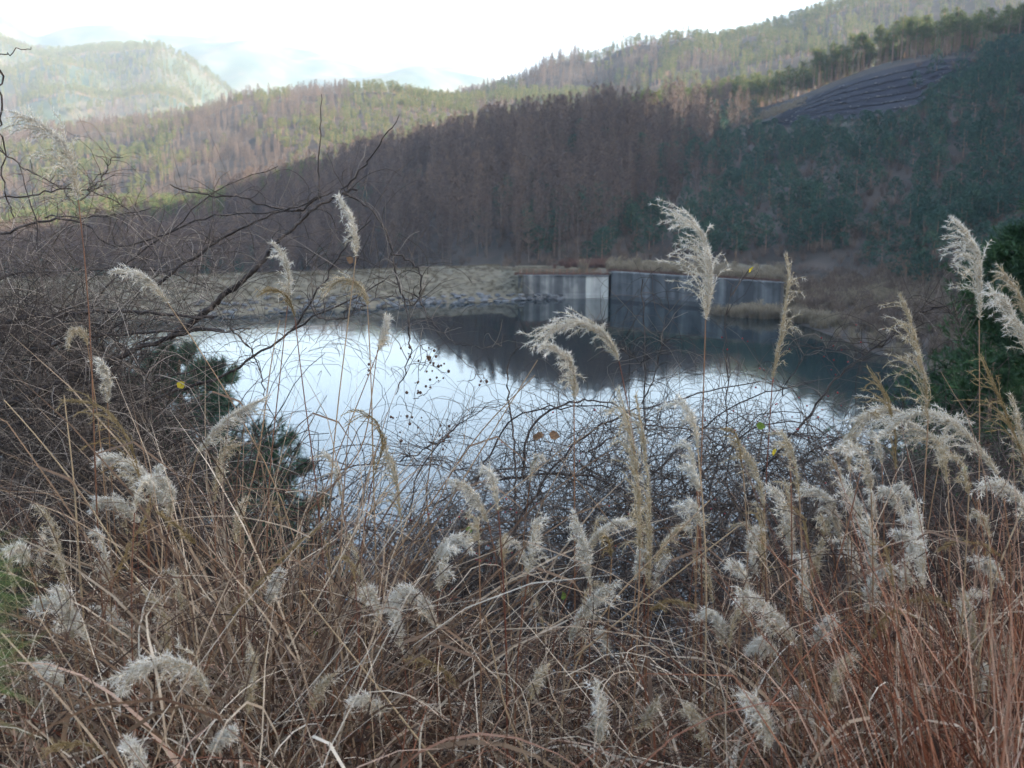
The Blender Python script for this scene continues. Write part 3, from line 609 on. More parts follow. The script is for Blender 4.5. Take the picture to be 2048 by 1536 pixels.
def blades(name, mat_, base, az, th0, kap, L, w, tone, seg=10, label=None, pw=1.0, twist=0.6):
    n = len(L); s = np.linspace(0, 1, seg + 1); ds = 1 / seg
    th = th0[:, None] + kap[:, None] * s[None] ** pw
    kk_ = (RNG.random(n) < .4) * RNG.uniform(.5, 2.3, n) * RNG.choice([-.6, 1, 1], n); ks = RNG.uniform(.3, .85, n)
    th = th + kk_[:, None] * sstep(-.12, .12, s[None] - ks[:, None])
    hx = np.concatenate([np.zeros((n, 1)), np.cumsum(np.sin(th[:, :-1]) * ds, 1)], 1) * L[:, None]; hz_ = np.concatenate([np.zeros((n, 1)), np.cumsum(np.cos(th[:, :-1]) * ds, 1)], 1) * L[:, None]
    P = base[:, None, :] + np.stack([hx * np.cos(az)[:, None], hx * np.sin(az)[:, None], hz_], -1)
    ta = RNG.uniform(-twist, twist, n)[:, None] + s[None] * RNG.uniform(-1.5, 1.5, n)[:, None]
    N1 = np.stack([-np.sin(az), np.cos(az), 0 * az], -1)[:, None, :]
    N2 = np.stack([np.cos(th) * np.cos(az)[:, None], np.cos(th) * np.sin(az)[:, None], -np.sin(th)], -1)
    Wd = N1 * np.cos(ta)[..., None] + N2 * np.sin(ta)[..., None]
    prof = (.45 + .55 * np.minimum(1, s * 4)) * (1 - np.maximum(0, s - .35) / .65) ** .8 + .06
    off = Wd * (w[:, None] * prof[None])[..., None]
    V = np.stack([P - off, P + off], 2).reshape(-1, 3)
    k = (seg + 1) * 2; b = (np.arange(n) * k)[:, None, None] + (np.arange(seg) * 2)[None, :, None] + np.array([0, 1, 3, 2])[None, None]
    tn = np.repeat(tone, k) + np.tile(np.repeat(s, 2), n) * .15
    o = make(name, V, b.reshape(-1, 4), mat_, attr=tn)
    o['kind'] = 'stuff'; o['label'] = label or name.replace('_', ' '); return o
YT = [(-200, 1000), (0, 1000), (300, 1010), (420, 930), (520, 900), (640, 930), (720, 1010), (800, 1090), (900, 1170), (1100, 1210), (1300, 1160), (1450, 1110), (1600, 1060), (1750, 1010), (1900, 1000), (2048, 960), (2300, 930)]
def field(n, d0, d1, ylo, yhi, pxr=(-250, 2300), pow_=1.0, hmin=.12, yt=YT):
    px = RNG.uniform(*pxr, n); d = d0 + (d1 - d0) * RNG.random(n) ** 1.1
    yt_ = tab(px, yt) + ylo + (yhi - ylo) * RNG.random(n) ** pow_
    b = (768 - yt_) / F; x = d * (px - 1024) / F; y = d * (CT + b * ST); z = EYE + d * (-ST + b * CT); g = G(x, y)
    h = z - g; k = h > hmin; return px[k], x[k], y[k], g[k], h[k], d[k]
def put(name, mat_, n, d0, d1, ylo, yhi, th, kp, wr_, tr, label, seg=10, pxr=(-250, 2300), stretch=1.15, pow_=1.0, pw=1.0, tonefn=None, hmax=9, yt=YT, lenr=(.8, 1.1), floor=.02):
    px, x, y, g, h, d = field(n, d0, d1, ylo, yhi, pxr, pow_, yt=yt); n = len(px)
    L = np.minimum(h, hmax) * stretch * RNG.uniform(*lenr, n)
    lift = np.maximum(h - np.minimum(h, hmax), 0) * RNG.uniform(.2, 1, n)
    az = RNG.uniform(0, 2 * math.pi, n); az = np.where(RNG.random(n) < .6, np.where(RNG.random(n) < .55, math.pi, 0) + RNG.normal(0, .6, n), az)
    tone = RNG.uniform(*tr, n) if tonefn is None else tonefn(px, RNG.uniform(*tr, n))
    th0 = np.abs(RNG.normal(0, th, n)); kap = RNG.uniform(*kp, n)
    return blades(name, mat_, np.stack([x, y, g - floor + lift], -1), az, th0, kap, L, RNG.uniform(*wr_, n), tone, seg, label, pw)
# dense dry leaf blades, several kinds
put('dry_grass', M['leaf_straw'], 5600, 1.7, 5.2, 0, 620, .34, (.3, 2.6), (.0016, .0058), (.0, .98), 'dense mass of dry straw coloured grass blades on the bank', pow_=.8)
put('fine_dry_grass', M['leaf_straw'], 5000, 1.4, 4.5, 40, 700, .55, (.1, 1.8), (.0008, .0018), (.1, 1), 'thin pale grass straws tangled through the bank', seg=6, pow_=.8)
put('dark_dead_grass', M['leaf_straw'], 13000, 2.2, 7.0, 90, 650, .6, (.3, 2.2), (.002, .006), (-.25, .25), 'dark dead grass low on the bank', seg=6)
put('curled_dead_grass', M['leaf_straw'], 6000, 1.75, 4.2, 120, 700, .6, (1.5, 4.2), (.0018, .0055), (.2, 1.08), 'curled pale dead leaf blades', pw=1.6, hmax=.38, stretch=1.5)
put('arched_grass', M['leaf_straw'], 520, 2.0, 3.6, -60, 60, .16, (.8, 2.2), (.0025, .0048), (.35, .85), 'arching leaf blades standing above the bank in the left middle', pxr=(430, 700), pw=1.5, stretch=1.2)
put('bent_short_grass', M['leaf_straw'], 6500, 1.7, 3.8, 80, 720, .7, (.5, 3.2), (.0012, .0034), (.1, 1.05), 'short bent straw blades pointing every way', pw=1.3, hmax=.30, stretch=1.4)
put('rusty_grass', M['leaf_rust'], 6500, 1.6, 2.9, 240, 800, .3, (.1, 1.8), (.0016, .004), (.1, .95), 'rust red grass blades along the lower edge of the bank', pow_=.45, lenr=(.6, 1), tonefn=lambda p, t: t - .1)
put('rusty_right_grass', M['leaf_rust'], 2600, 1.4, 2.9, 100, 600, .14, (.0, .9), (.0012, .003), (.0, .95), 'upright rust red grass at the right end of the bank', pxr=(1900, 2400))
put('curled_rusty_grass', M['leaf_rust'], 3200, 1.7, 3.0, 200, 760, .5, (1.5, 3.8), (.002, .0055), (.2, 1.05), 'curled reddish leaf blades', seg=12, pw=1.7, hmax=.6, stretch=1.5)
px_, x_, y_, g_, h_, d_ = field(900, 1.9, 3.6, -40, 620); n_ = len(px_)
blades('leaning_straw', M['leaf_straw'], np.stack([x_, y_, g_ + h_ * RNG.uniform(0, .7, n_)], -1), RNG.choice([0, math.pi], n_) + RNG.normal(0, .4, n_), RNG.uniform(.4, 1.45, n_), RNG.uniform(-.25, .3, n_), RNG.uniform(.35, 1.1, n_), RNG.uniform(.0011, .0024, n_), RNG.uniform(.55, 1, n_), 6, 'straight pale straws lying across the bank')
# far part of the bank, seen through gaps
put('lower_bank_scrub', M['leaf_straw'], 6000, 5, 16, 250, 760, .4, (.2, 1.5), (.003, .008), (0, .5), 'brown scrub grass further down the bank', seg=5, hmax=1.1, pow_=.7)

# ------------------------------------------------------------------ silver grass stalks with plumes (each a thing)
def interp_poly(P, t):
    P = np.asarray(P, float); seg = np.linalg.norm(np.diff(P, axis=0), axis=1); c = np.concatenate([[0], np.cumsum(seg)]); c /= c[-1]
    return np.stack([np.interp(t, c, P[:, k]) for k in range(3)], -1)
def smooth_poly(P, n=24):
    t = np.linspace(0, 1, n); Q = interp_poly(P, t)
    for _ in range(3): Q[1:-1] = (Q[:-2] + Q[1:-1] * 2 + Q[2:]) / 4
    return Q
def stalk(pts, side, d, kind='w', wide=1.0, stem=None, label='', leaves=1, dense=1.0, lean=None, stemtone=None):
    r = np.random.default_rng(int(abs(pts[0][0]) * 7 + abs(pts[0][1]) * 13) % 99991)
    n0 = len(pts); dd = d + np.linspace(0, 1, n0) * r.uniform(-.08, .08)
    ax = smooth_poly([at(p[0], p[1], q) for p, q in zip(pts, dd)]); L = np.linalg.norm(np.diff(ax, axis=0), axis=1).sum()
    tone0 = {'w': .78, 'm': .55, 'g': .2}[kind]; nr = int({'w': 40, 'm': 30, 'g': 17}[kind] * dense); fl = {'w': 1.0, 'm': .8, 'g': .45}[kind]
    T = np.gradient(ax, axis=0); T /= np.linalg.norm(T, axis=1)[:, None]
    Vv_, Ff, Tn = [], [], []
    def add(v, f, t): b = sum(len(q) for q in Vv_); Vv_.append(v); Ff.append(f + b); Tn.append(t)
    nb = 0
    for k in range(nr + 3):
        t = 0 if k < 3 else r.random() ** 1.1 * .80; i = int(t * 23)
        if k < 3: path = ax[None][0] + (r.normal(0, .002, 3)) * np.linspace(0, 1, 24)[:, None]; lr = L
        else:
            lr = L * r.uniform(.30, .62) * (1 - .35 * t) * wide ** .4; m = 14; p = ax[i].copy(); path = [p.copy()]
            out = np.array([side * r.uniform(.1, 1.15) * wide, r.normal(0, .5), r.uniform(-.7, .4)])
            if r.random() < .06: out[0] *= -.4
            for j in range(m):
                f = (j / m); dv = T[min(23, i + int(f * 8 * (1 - t)))] * (1.25 - f * .9) + out * (f ** .8) * 1.15 + np.array([0, 0, -.45 * f * f * f]); dv /= np.linalg.norm(dv); p = p + dv * lr / m; path.append(p.copy())
            path = np.array(path); ph = r.uniform(0, 6.28, 3); path = path + np.sin(np.linspace(0, r.uniform(4, 9), len(path)))[:, None] * r.normal(0, .0035, 3)
        m = max(8, int(lr / .0052)); tt = np.linspace(.02, 1, m); Q = interp_poly(path, tt); D_ = np.gradient(Q, axis=0); D_ /= np.linalg.norm(D_, axis=1)[:, None] + 1e-9
        # raceme thread
        up = np.array([0, 1, 0.2]); sd = np.cross(D_, up); sd /= np.linalg.norm(sd, axis=1)[:, None] + 1e-9; w = .0006
        v = np.stack([Q - sd * w, Q + sd * w], 1).reshape(-1, 3); q = (np.arange(m - 1) * 2)[:, None]; add(v, q + np.array([[0, 1, 3]]), np.full(2 * m, tone0 * .5)); add(v, q + np.array([[0, 3, 2]]), np.full(2 * m, tone0 * .5))
        nh = 6 if fl > .9 else (4 if fl > .6 else 3)
        idx_ = np.repeat(np.arange(m), nh); idx_ = idx_[r.random(len(idx_)) < .35 + .65 * (np.sin(idx_ * r.uniform(.4, 1.1) + r.uniform(0, 6)) > -.3)]; u = r.normal(0, 1, (len(idx_), 3)); hd = D_[idx_] * 1.0 + u * .68 * (1 if fl > .6 else .55); hd /= np.linalg.norm(hd, axis=1)[:, None]
        hl = (r.uniform(.007, .0155, len(idx_)) * (.7 + .4 * fl))[:, None]; sp_ = np.cross(hd, r.normal(0, 1, (len(idx_), 3))); sp_ /= np.linalg.norm(sp_, axis=1)[:, None] + 1e-9
        hw = r.uniform(.0004, .00095, len(idx_))[:, None] * (1.15 if fl > .9 else .95)
        P0 = Q[idx_]; v = np.stack([P0 - sp_ * hw, P0 + sp_ * hw, P0 + hd * hl], 1).reshape(-1, 3)
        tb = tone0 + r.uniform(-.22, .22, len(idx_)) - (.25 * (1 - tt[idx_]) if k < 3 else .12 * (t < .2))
        add(v, np.arange(len(v)).reshape(-1, 3), np.repeat(tb, 3))
    # stem
    p0 = ax[0]; gx0 = float(p0[0])
    if stem: sp2 = [tuple(p0)] + [tuple(at(a_, b_, d)) for a_, b_ in stem]; last = sp2[-1]
    else:
        dirx = (ax[0] - ax[3]); dirx /= np.linalg.norm(dirx); ln = r.normal(0, .05) if lean is None else lean
        sp2 = [tuple(p0), (p0[0] + dirx[0] * .12 + ln * .2, p0[1] + dirx[1] * .1, p0[2] - .16)]; last = sp2[-1]
    lx = last[0] + (last[0] - sp2[-2][0]) * .5; gz = Gz(lx, last[1])
    if gz < last[2]: sp2.append((lx, last[1], gz - .03))
    st = smooth_poly(sp2, 16); root = st[-1].copy()
    e = empty('silver_grass_stalk', tuple(root)); rootv = root
    tag(e, label, 'plume grass', 'silver grass plumes on the bank')
    V = np.concatenate(Vv_); Fq = np.concatenate(Ff); tn = np.concatenate(Tn)
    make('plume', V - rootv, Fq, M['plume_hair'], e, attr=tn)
    mb = MB(); sv = [Vector(q - rootv) for q in st[::-1]]; tone = r.uniform(0, .9) if stemtone is None else stemtone
    mb.tube(sv, .0028, .0013, 5, tone); mb.build('stem', M['grass_stem'], e, smooth=True)
    for k in range(leaves):
        i = r.integers(2, 8); p = sv[i]; a = r.choice([0, math.pi]) + r.normal(0, .5); ll = r.uniform(.25, .55); h = [p]; th = r.uniform(.15, .5); kp = r.uniform(1, 2.6)
        for j in range(8): th += kp / 8; h.append(h[-1] + Vector((math.sin(th) * math.cos(a), math.sin(th) * math.sin(a), math.cos(th))) * ll / 8)
        mb = MB(); mb.ribbon(h, .0012, .0003, Vector((-math.sin(a), math.cos(a), .3)), r.uniform(.3, .9), mid=.0045); mb.build('leaf', M['leaf_straw'] if r.random() < .6 else M['leaf_rust'], e)
    return e
L_, R_ = -1, 1
PL = [
 ([(1411, 640), (1420, 570), (1418, 500), (1395, 450), (1350, 425)], L_, 2.5, 'w', 1.25, [(1404, 900), (1388, 1250)], 'large dense white plume leaning left in front of the dark concrete wall'),
 ([(1958, 640), (1962, 580), (1960, 520), (1940, 470), (1905, 432)], L_, 2.6, 'w', 1.0, [(1960, 900), (1955, 1120)], 'tall white plume in front of the dark conifer, topmost on the right'),
 ([(1545, 760), (1560, 680), (1572, 600), (1580, 550), (1572, 508)], R_, 2.7, 'm', .35, [(1535, 900), (1520, 1200)], 'narrow upright whitish plume in front of the waterside reeds'),
 ([(1238, 722), (1215, 672), (1165, 642), (1110, 655), (1078, 700)], L_, 2.5, 'w', .7, [(1262, 800), (1290, 1100)], 'white plume bent over in an arch above the tree reflection'),
 ([(1148, 800), (1150, 750), (1135, 712), (1110, 694), (1080, 692)], L_, 2.45, 'w', .5, [(1149, 1000), (1150, 1300)], 'white plume hooked left just below the arched one over the water'),
 ([(157, 400), (150, 340), (130, 290), (88, 250), (30, 228)], L_, 2.3, 'w', 1.1, [(175, 520), (186, 760), (192, 1050)], 'long arching plume with hanging threads at the far upper left before the hills'),
 ([(335, 605), (310, 570), (280, 548), (250, 540), (220, 546)], L_, 2.6, 'w', .35, [(380, 660), (440, 760), (520, 900), (600, 1050)], 'bright white plume bowed left in front of the left part of the dam'),
 ([(575, 612), (578, 570), (575, 530), (560, 500), (545, 486)], L_, 2.7, 'w', .45, [(560, 760), (530, 1000)], 'small upright white plume beside the thick dark branch'),
 ([(590, 635), (580, 600), (560, 582), (535, 580), (515, 592)], L_, 2.7, 'g', .6, [(600, 750), (640, 1000)], 'small golden drooping plume below the thick dark branch'),
 ([(712, 512), (712, 480), (705, 440), (690, 412), (675, 392)], L_, 2.6, 'w', .3, [(690, 700), (668, 860), (655, 1000)], 'short white plume hanging under the tip of the highest branch'),
 ([(735, 612), (730, 582), (705, 562), (675, 562), (650, 592)], L_, 2.6, 'm', .7, [(745, 760), (745, 900), (750, 1060)], 'cream plume curled over in front of the stones of the dam'),
 ([(757, 700), (764, 675), (770, 650), (772, 628)], R_, 2.9, 'w', .5, [(700, 850), (620, 1030)], 'tiny white plume against the bright water near the dam'),
 ([(1856, 840), (1850, 760), (1836, 700), (1820, 640), (1798, 585)], L_, 2.3, 'm', .8, [(1842, 1100), (1830, 1400)], 'long cream plume leaning left in front of the right shore'),
 ([(2070, 730), (2050, 670), (2015, 610), (1975, 572)], L_, 2.4, 'w', .6, None, 'white plume rising left from the right edge before the conifer'),
 ([(2060, 650), (2040, 590), (2010, 550), (1995, 530)], L_, 2.6, 'm', .4, None, 'upper thin plume at the right edge beside the tall white one'),
 ([(1280, 1100), (1278, 1000), (1268, 900), (1250, 830), (1235, 780)], L_, 2.0, 'm', .45, [(1275, 1300), (1262, 1500)], 'very long upright cream plume right of centre over the thicket'),
 ([(1298, 1180), (1300, 1050), (1296, 950), (1285, 860), (1272, 790)], L_, 2.15, 'm', .35, [(1290, 1400)], 'second long upright plume touching the very long cream one'),
 ([(1998, 950), (1940, 870), (1880, 825), (1815, 830), (1760, 872)], L_, 2.3, 'w', .7, [(2030, 1100)], 'broad white plume arched over in front of the conifer foot'),
 ([(1792, 940), (1790, 860), (1772, 790), (1735, 735)], L_, 2.4, 'g', 1.0, None, 'golden open plume left of the broad arched white one'),
 ([(1900, 900), (1830, 850), (1790, 815), (1740, 830), (1715, 870)], L_, 2.5, 'w', .8, None, 'white curled plume under the golden open plume'),
 ([(2045, 905), (2012, 830), (1988, 770), (1960, 712)], L_, 2.3, 'g', 1.1, None, 'golden plume with hanging threads in front of the conifer at the right edge'),
 ([(1530, 1110), (1528, 1000), (1505, 920), (1460, 880)], L_, 2.4, 'm', .5, None, 'cream plume before the right half of the thicket'),
 ([(1680, 1080), (1672, 1020), (1642, 985), (1600, 985)], L_, 2.5, 'w', .6, None, 'soft white plume curled left before the dark gap beside the conifer'),
 ([(420, 1395), (400, 1350), (340, 1322), (280, 1338), (240, 1385)], L_, 1.8, 'w', .75, [(470, 1450)], 'bushy white arch shaped plume low at the left near the bottom'),
 ([(805, 1310), (800, 1255), (790, 1210), (800, 1185)], L_, 2.1, 'w', .4, None, 'upright half of the paired white plumes low in the centre left'),
 ([(872, 1260), (855, 1205), (820, 1182), (782, 1202)], L_, 2.1, 'w', .6, None, 'bowed half of the paired white plumes low in the centre left'),
 ([(1590, 1290), (1572, 1250), (1530, 1208), (1478, 1180)], L_, 1.9, 'w', .8, None, 'thick fluffy white plume low on the right among rusty blades'),
 ([(1442, 1290), (1447, 1250), (1425, 1225), (1393, 1238)], L_, 2.0, 'w', .4, None, 'small white hook shaped plume left of the thick fluffy one'),
 ([(175, 1280), (150, 1225), (110, 1200), (72, 1216)], L_, 2.0, 'w', .6, None, 'white plume beside the green pine needles at the left edge'),
 ([(132, 1190), (122, 1110), (102, 1040), (72, 1012)], L_, 2.1, 'm', .5, None, 'cream upright plume above the green pine needles at the left edge'),
 ([(335, 1320), (337, 1260), (320, 1210), (290, 1185)], L_, 2.0, 'm', .5, None, 'cream plume standing just above the bushy arch shaped one'),
 ([(278, 1045), (250, 1008), (215, 998), (182, 1022)], L_, 2.3, 'w', .5, None, 'small white arch plume before the dark shrub at the left'),
 ([(288, 985), (266, 900), (235, 840), (190, 805), (125, 800)], L_, 2.2, 'g', .8, None, 'long golden arch plume before the dark left shrub'),
 ([(330, 1015), (302, 960), (270, 930), (228, 913), (188, 932)], L_, 2.3, 'w', .5, None, 'white arch plume crossing the golden one at the left'),
 ([(215, 805), (218, 770), (212, 740), (195, 722)], L_, 2.7, 'w', .6, None, 'pale tuft like plume inside the left shrub'),
 ([(175, 690), (168, 662), (148, 658), (134, 690)], L_, 2.6, 'm', .4, None, 'little curled cream plume inside the upper left shrub'),
 ([(395, 905), (440, 850), (480, 820), (528, 798)], R_, 2.5, 'w', .5, None, 'sparse white plume leaning right in front of the small dark pine'),
 ([(430, 1005), (432, 940), (445, 905), (478, 888)], R_, 2.5, 'm', .6, None, 'faint plume below the sparse one before the small dark pine'),
 ([(745, 960), (768, 890), (755, 845), (725, 825), (690, 850)], L_, 2.5, 'g', .6, None, 'thin golden arch plume over the bright middle of the water'),
 ([(802, 1040), (795, 980), (788, 930), (768, 895)], L_, 2.5, 'm', .6, None, 'wispy cream plume at the near edge of the bright water'),
 ([(976, 1045), (957, 1000), (932, 972), (903, 962)], L_, 2.4, 'w', .4, None, 'white plume leaning left before the left part of the berry thicket'),
 ([(870, 1125), (888, 1090), (915, 1076), (948, 1102)], R_, 2.3, 'w', .5, None, 'small white plume bowed right near the red berries'),
 ([(1008, 1125), (1000, 1092), (1010, 1070)], R_, 2.4, 'm', .8, None, 'short cream tuft right of the red berries'),
 ([(727, 1225), (728, 1170), (715, 1120), (698, 1072)], L_, 2.3, 'm', .4, None, 'upright cream plume below the bright water in the left centre'),
 ([(1180, 1170), (1176, 1110), (1160, 1060), (1146, 1025)], L_, 2.2, 'w', .5, None, 'upright white plume left of the very long cream one'),
 ([(1178, 1090), (1203, 1062), (1235, 1042), (1262, 1050)], R_, 2.3, 'w', .5, None, 'white plume leaning right across the long cream one'),
 ([(1138, 1282), (1163, 1228), (1195, 1187), (1235, 1168)], R_, 2.1, 'w', .55, None, 'feathery white plume slanting right below the long cream one'),
 ([(766, 1425), (740, 1396), (704, 1404)], L_, 1.9, 'w', .6, None, 'small pale plume low in the left centre among dark blades'),
 ([(918, 1378), (890, 1340), (850, 1320), (812, 1320)], L_, 2.0, 'g', .3, None, 'thin golden bowed plume below the paired white ones'),
 ([(1200, 1485), (1206, 1420), (1196, 1365)], L_, 1.8, 'w', .45, None, 'white plume low in the centre among curled blades'),
 ([(1278, 1458), (1300, 1425), (1316, 1398)], R_, 1.9, 'm', .45, None, 'small plume slanting right low in the centre'),
 ([(1308, 1125), (1330, 1085), (1350, 1060), (1374, 1052)], R_, 2.3, 'm', .4, None, 'small plume slanting right before the berry thicket'),
 ([(1580, 1115), (1582, 1050), (1565, 1000), (1538, 972)], L_, 2.3, 'w', .5, None, 'white plume hooked left beside the soft white one'),
 ([(1728, 1075), (1720, 1020), (1700, 985), (1688, 958)], L_, 2.4, 'w', .7, None, 'white plume left of the conifer foot'),
 ([(1806, 1035), (1795, 992), (1758, 978)], L_, 2.4, 'w', .7, None, 'fluffy white plume at the conifer foot'),
 ([(1842, 1180), (1846, 1120), (1840, 1060), (1833, 1005)], L_, 2.1, 'w', .35, None, 'narrow upright white plume below the conifer'),
 ([(1840, 1135), (1826, 1082), (1788, 1063)], L_, 2.2, 'w', .6, None, 'white plume bowed left against the narrow upright one'),
 ([(1745, 1170), (1748, 1100), (1736, 1035)], L_, 2.2, 'w', .4, None, 'upright white plume below the fluffy one at the conifer foot'),
 ([(1733, 1225), (1738, 1170), (1765, 1138), (1802, 1145)], R_, 2.1, 'w', .5, None, 'white plume curved right above the golden low one'),
 ([(1744, 1278), (1765, 1237), (1795, 1217), (1828, 1232)], R_, 2.0, 'g', .5, None, 'golden plume curved right low on the right'),
 ([(2008, 1115), (1962, 1086), (1910, 1082), (1873, 1102)], L_, 2.2, 'g', .35, None, 'thin golden arch plume near the right edge'),
 ([(1912, 1218), (1870, 1195), (1812, 1202)], L_, 2.1, 'g', .4, None, 'short golden plume lying left near the right edge'),
 ([(2062, 1070), (2048, 1005), (2012, 968), (1962, 975)], L_, 2.2, 'w', .8, None, 'broad white plume at the right edge below the conifer'),
 ([(2060, 1000), (2048, 900), (2035, 830), (2020, 790)], L_, 2.4, 'm', .5, None, 'upright cream plume at the right edge over the broad white one'),
 ([(2008, 1168), (1985, 1130), (1948, 1118)], L_, 2.2, 'w', .5, None, 'small white plume under the thin golden arch at the right'),
 ([(1542, 1495), (1536, 1440), (1510, 1400), (1478, 1390)], L_, 1.7, 'w', .5, None, 'white plume near the bottom right of centre among rusty leaves'),
 ([(1664, 1365), (1680, 1330), (1702, 1310)], R_, 1.9, 'm', .6, None, 'cream tuft low on the right among upright rusty blades'),
 ([(1628, 1290), (1645, 1256), (1668, 1232)], R_, 2.0, 'w', .4, None, 'small white plume right of the thick fluffy one'),
 ([(1554, 1305), (1525, 1283), (1498, 1302)], L_, 1.9, 'w', .5, None, 'small white bowed plume under the thick fluffy one'),
 ([(1298, 1222), (1335, 1200), (1388, 1212)], R_, 2.1, 'g', .4, None, 'golden plume lying right in the lower centre'),
 ([(470, 1085), (470, 1040), (480, 1010), (492, 995)], R_, 2.3, 'm', .5, None, 'cream tuft below the small dark pine'),
 ([(538, 1205), (545, 1168), (562, 1140)], R_, 2.2, 'w', .4, None, 'small soft white plume in the left centre among brown blades'),
 ([(423, 1502), (440, 1475), (468, 1460)], R_, 1.8, 'w', .5, None, 'fluffy plume near the bottom left'),
 ([(493, 1432), (505, 1380), (510, 1325), (498, 1288)], L_, 1.9, 'm', .35, None, 'thin pale plume right of the bushy arch shaped one'),
 ([(128, 1368), (105, 1340), (72, 1330)], L_, 1.9, 'w', .5, None, 'fluffy small plume under the green needles at the left'),
 ([(58, 1128), (45, 1096), (16, 1100)], L_, 2.0, 'w', .5, None, 'small white plume just above the green needles'),
 ([(292, 1545), (275, 1502), (252, 1478)], L_, 1.7, 'w', .6, None, 'soft white plume on the bottom edge at the left'),
 ([(216, 1505), (170, 1487), (120, 1490), (88, 1512)], L_, 1.8, 'g', .3, None, 'thin golden arch plume near the bottom left corner'),
 ([(450, 1245), (520, 1160), (590, 1090), (660, 1036)], R_, 2.1, 'g', .12, None, 'long straight golden plume slanting up right in the left centre'),
 ([(229, 1155), (260, 1090), (290, 1040), (302, 998)], R_, 2.1, 'g', .3, None, 'golden plume slanting up right before the left shrub'),
 ([(392, 1090), (352, 1050), (312, 1024)], L_, 2.1, 'g', .2, [(500, 1180), (680, 1330)], 'golden plume slanting up left on a long straight stem'),
 ([(340, 1032), (346, 990), (332, 962), (305, 952)], L_, 2.3, 'w', .6, None, 'white plume behind the crossing golden ones'),
 ([(1700, 945), (1690, 890), (1715, 840), (1760, 815)], R_, 2.5, 'm', .6, None, 'cream plume leaning right over the thicket edge'),
 ([(1620, 1170), (1640, 1110), (1650, 1060), (1640, 1030)], L_, 2.3, 'm', .4, None, 'cream plume under the soft white one'),
 ([(1950, 1300), (1945, 1230), (1925, 1180)], L_, 2.0, 'm', .4, None, 'cream plume among the upright rusty grass'),
 ([(1420, 1500), (1400, 1440), (1370, 1410)], L_, 1.8, 'm', .4, None, 'pale plume near the bottom among curled rusty blades'),
 ([(620, 1420), (640, 1370), (670, 1345)], R_, 1.9, 'm', .4, None, 'pale plume in the lower left centre among straws'),
 ([(1060, 1400), (1075, 1350), (1100, 1325)], R_, 1.9, 'm', .35, None, 'faint plume in the lower centre before dark gaps'),
]
for p in PL:
    stalk(p[0], p[1], p[2], p[3], p[4], p[5], p[6], leaves=1 if p[2] > 2.2 else 2)
# many smaller wispy plumes of the tangle
ZN = [('small wispy plume lost among many others in the tangle right of the thicket', 'wispy plumes in the right hand tangle', 40, (1380, 2060), (880, 1320)),
      ('small wispy plume half hidden among rusty blades near the bottom right', 'wispy plumes among the rusty blades', 14, (1250, 2050), (1330, 1530)),
      ('small wispy plume sunk in the brown grass at the lower left', 'wispy plumes in the lower left grass', 24, (20, 760), (960, 1520)),
      ('small wispy plume in front of the dark twigs of the thicket', 'wispy plumes before the thicket', 14, (780, 1400), (960, 1330))]
for lb_, gr_, n_, xr_, yr_ in ZN:
    for k_ in range(n_):
        x0 = random.uniform(*xr_); y0 = random.uniform(*yr_); s_ = random.choice([-1, -1, 1]); q = random.uniform(42, 110); bend = random.uniform(.2, 1)
        pp = [(x0, y0), (x0 + s_ * q * .08, y0 - q * .6), (x0 + s_ * q * .35 * bend, y0 - q * (1.05 - .15 * bend)), (x0 + s_ * q * .8 * bend, y0 - q * (1.15 - .35 * bend))]
        kd = random.choice('wwmmg'); lb2 = ('small ' if q < 60 else 'wispy ') + {'w': 'white', 'm': 'cream', 'g': 'golden'}[kd] + ' plume leaning ' + ('left ' if s_ < 0 else 'right ') + nearest_phrase(x0, y0 - q * .6, PLUME_MARKS)
        e_ = stalk(pp, s_, random.uniform(1.9, 2.9), kd, random.uniform(.4, .8), None, lb2, leaves=1, dense=.38); e_['group'] = gr_
# bare leaning stems among them
def bare_stem(pts, d, tone, label, r0=.0024, r1=.0012):
    P = smooth_poly([at(a_, b_, d) for a_, b_ in pts], 14); b = P[0].copy(); g = Gz(b[0], b[1])
    if b[2] - g > .05:
        P = np.concatenate([[[b[0] - (P[1][0] - b[0]) * 1.5, b[1], g - .02]], P])
    e = empty('dry_stem', tuple(P[0])); mb = MB(); mb.tube([Vector(q - P[0]) for q in P], r0, r1, 5, tone); mb.build('stem', M['grass_stem'], e, smooth=True); tag(e, label, 'grass stem', 'bare grass stems'); 
    i = len(P) // 2; p = Vector(P[i] - P[0]); s = random.choice([-1, 1]); mb = MB(); mb.ribbon([p, p + Vector((s * .05, 0, .08)), p + Vector((s * .12, .02, .1)), p + Vector((s * .2, .03, .03)), p + Vector((s * .23, .03, -.07))], .001, .0003, Vector((0, 1, .4)), .6, mid=.0042); mb.build('leaf', M['leaf_straw'], e)
bare_stem([(330, 1250), (180, 1010), (90, 890), (8, 800)], 2.2, 1, 'pale straight stem slanting up left before the left shrub')
bare_stem([(160, 1150), (148, 960), (128, 790)], 2.2, .95, 'pale stem standing upright in the left shrub')
bare_stem([(600, 1040), (730, 900), (755, 700)], 2.8, .6, 'brown stem bending up beside the tiny white plume')
bare_stem([(700, 1330), (900, 1000), (1000, 840), (1075, 720)], 2.5, .75, 'long tan stem slanting up right to the arched plume')
bare_stem([(760, 1150), (880, 980), (960, 860), (1070, 750)], 2.6, .7, 'second tan stem slanting up right beside the long one')
bare_stem([(1130, 1330), (1350, 1150), (1480, 1050)], 2.1, .9, 'pale stem slanting right across the thicket')
bare_stem([(480, 1060), (520, 900), (545, 700), (560, 640)], 2.6, .7, 'straight brown stem in front of the small dark pine')
bare_stem([(880, 1536), (760, 1380), (600, 1180)], 1.9, .9, 'thick pale stem slanting left in the lower left centre')
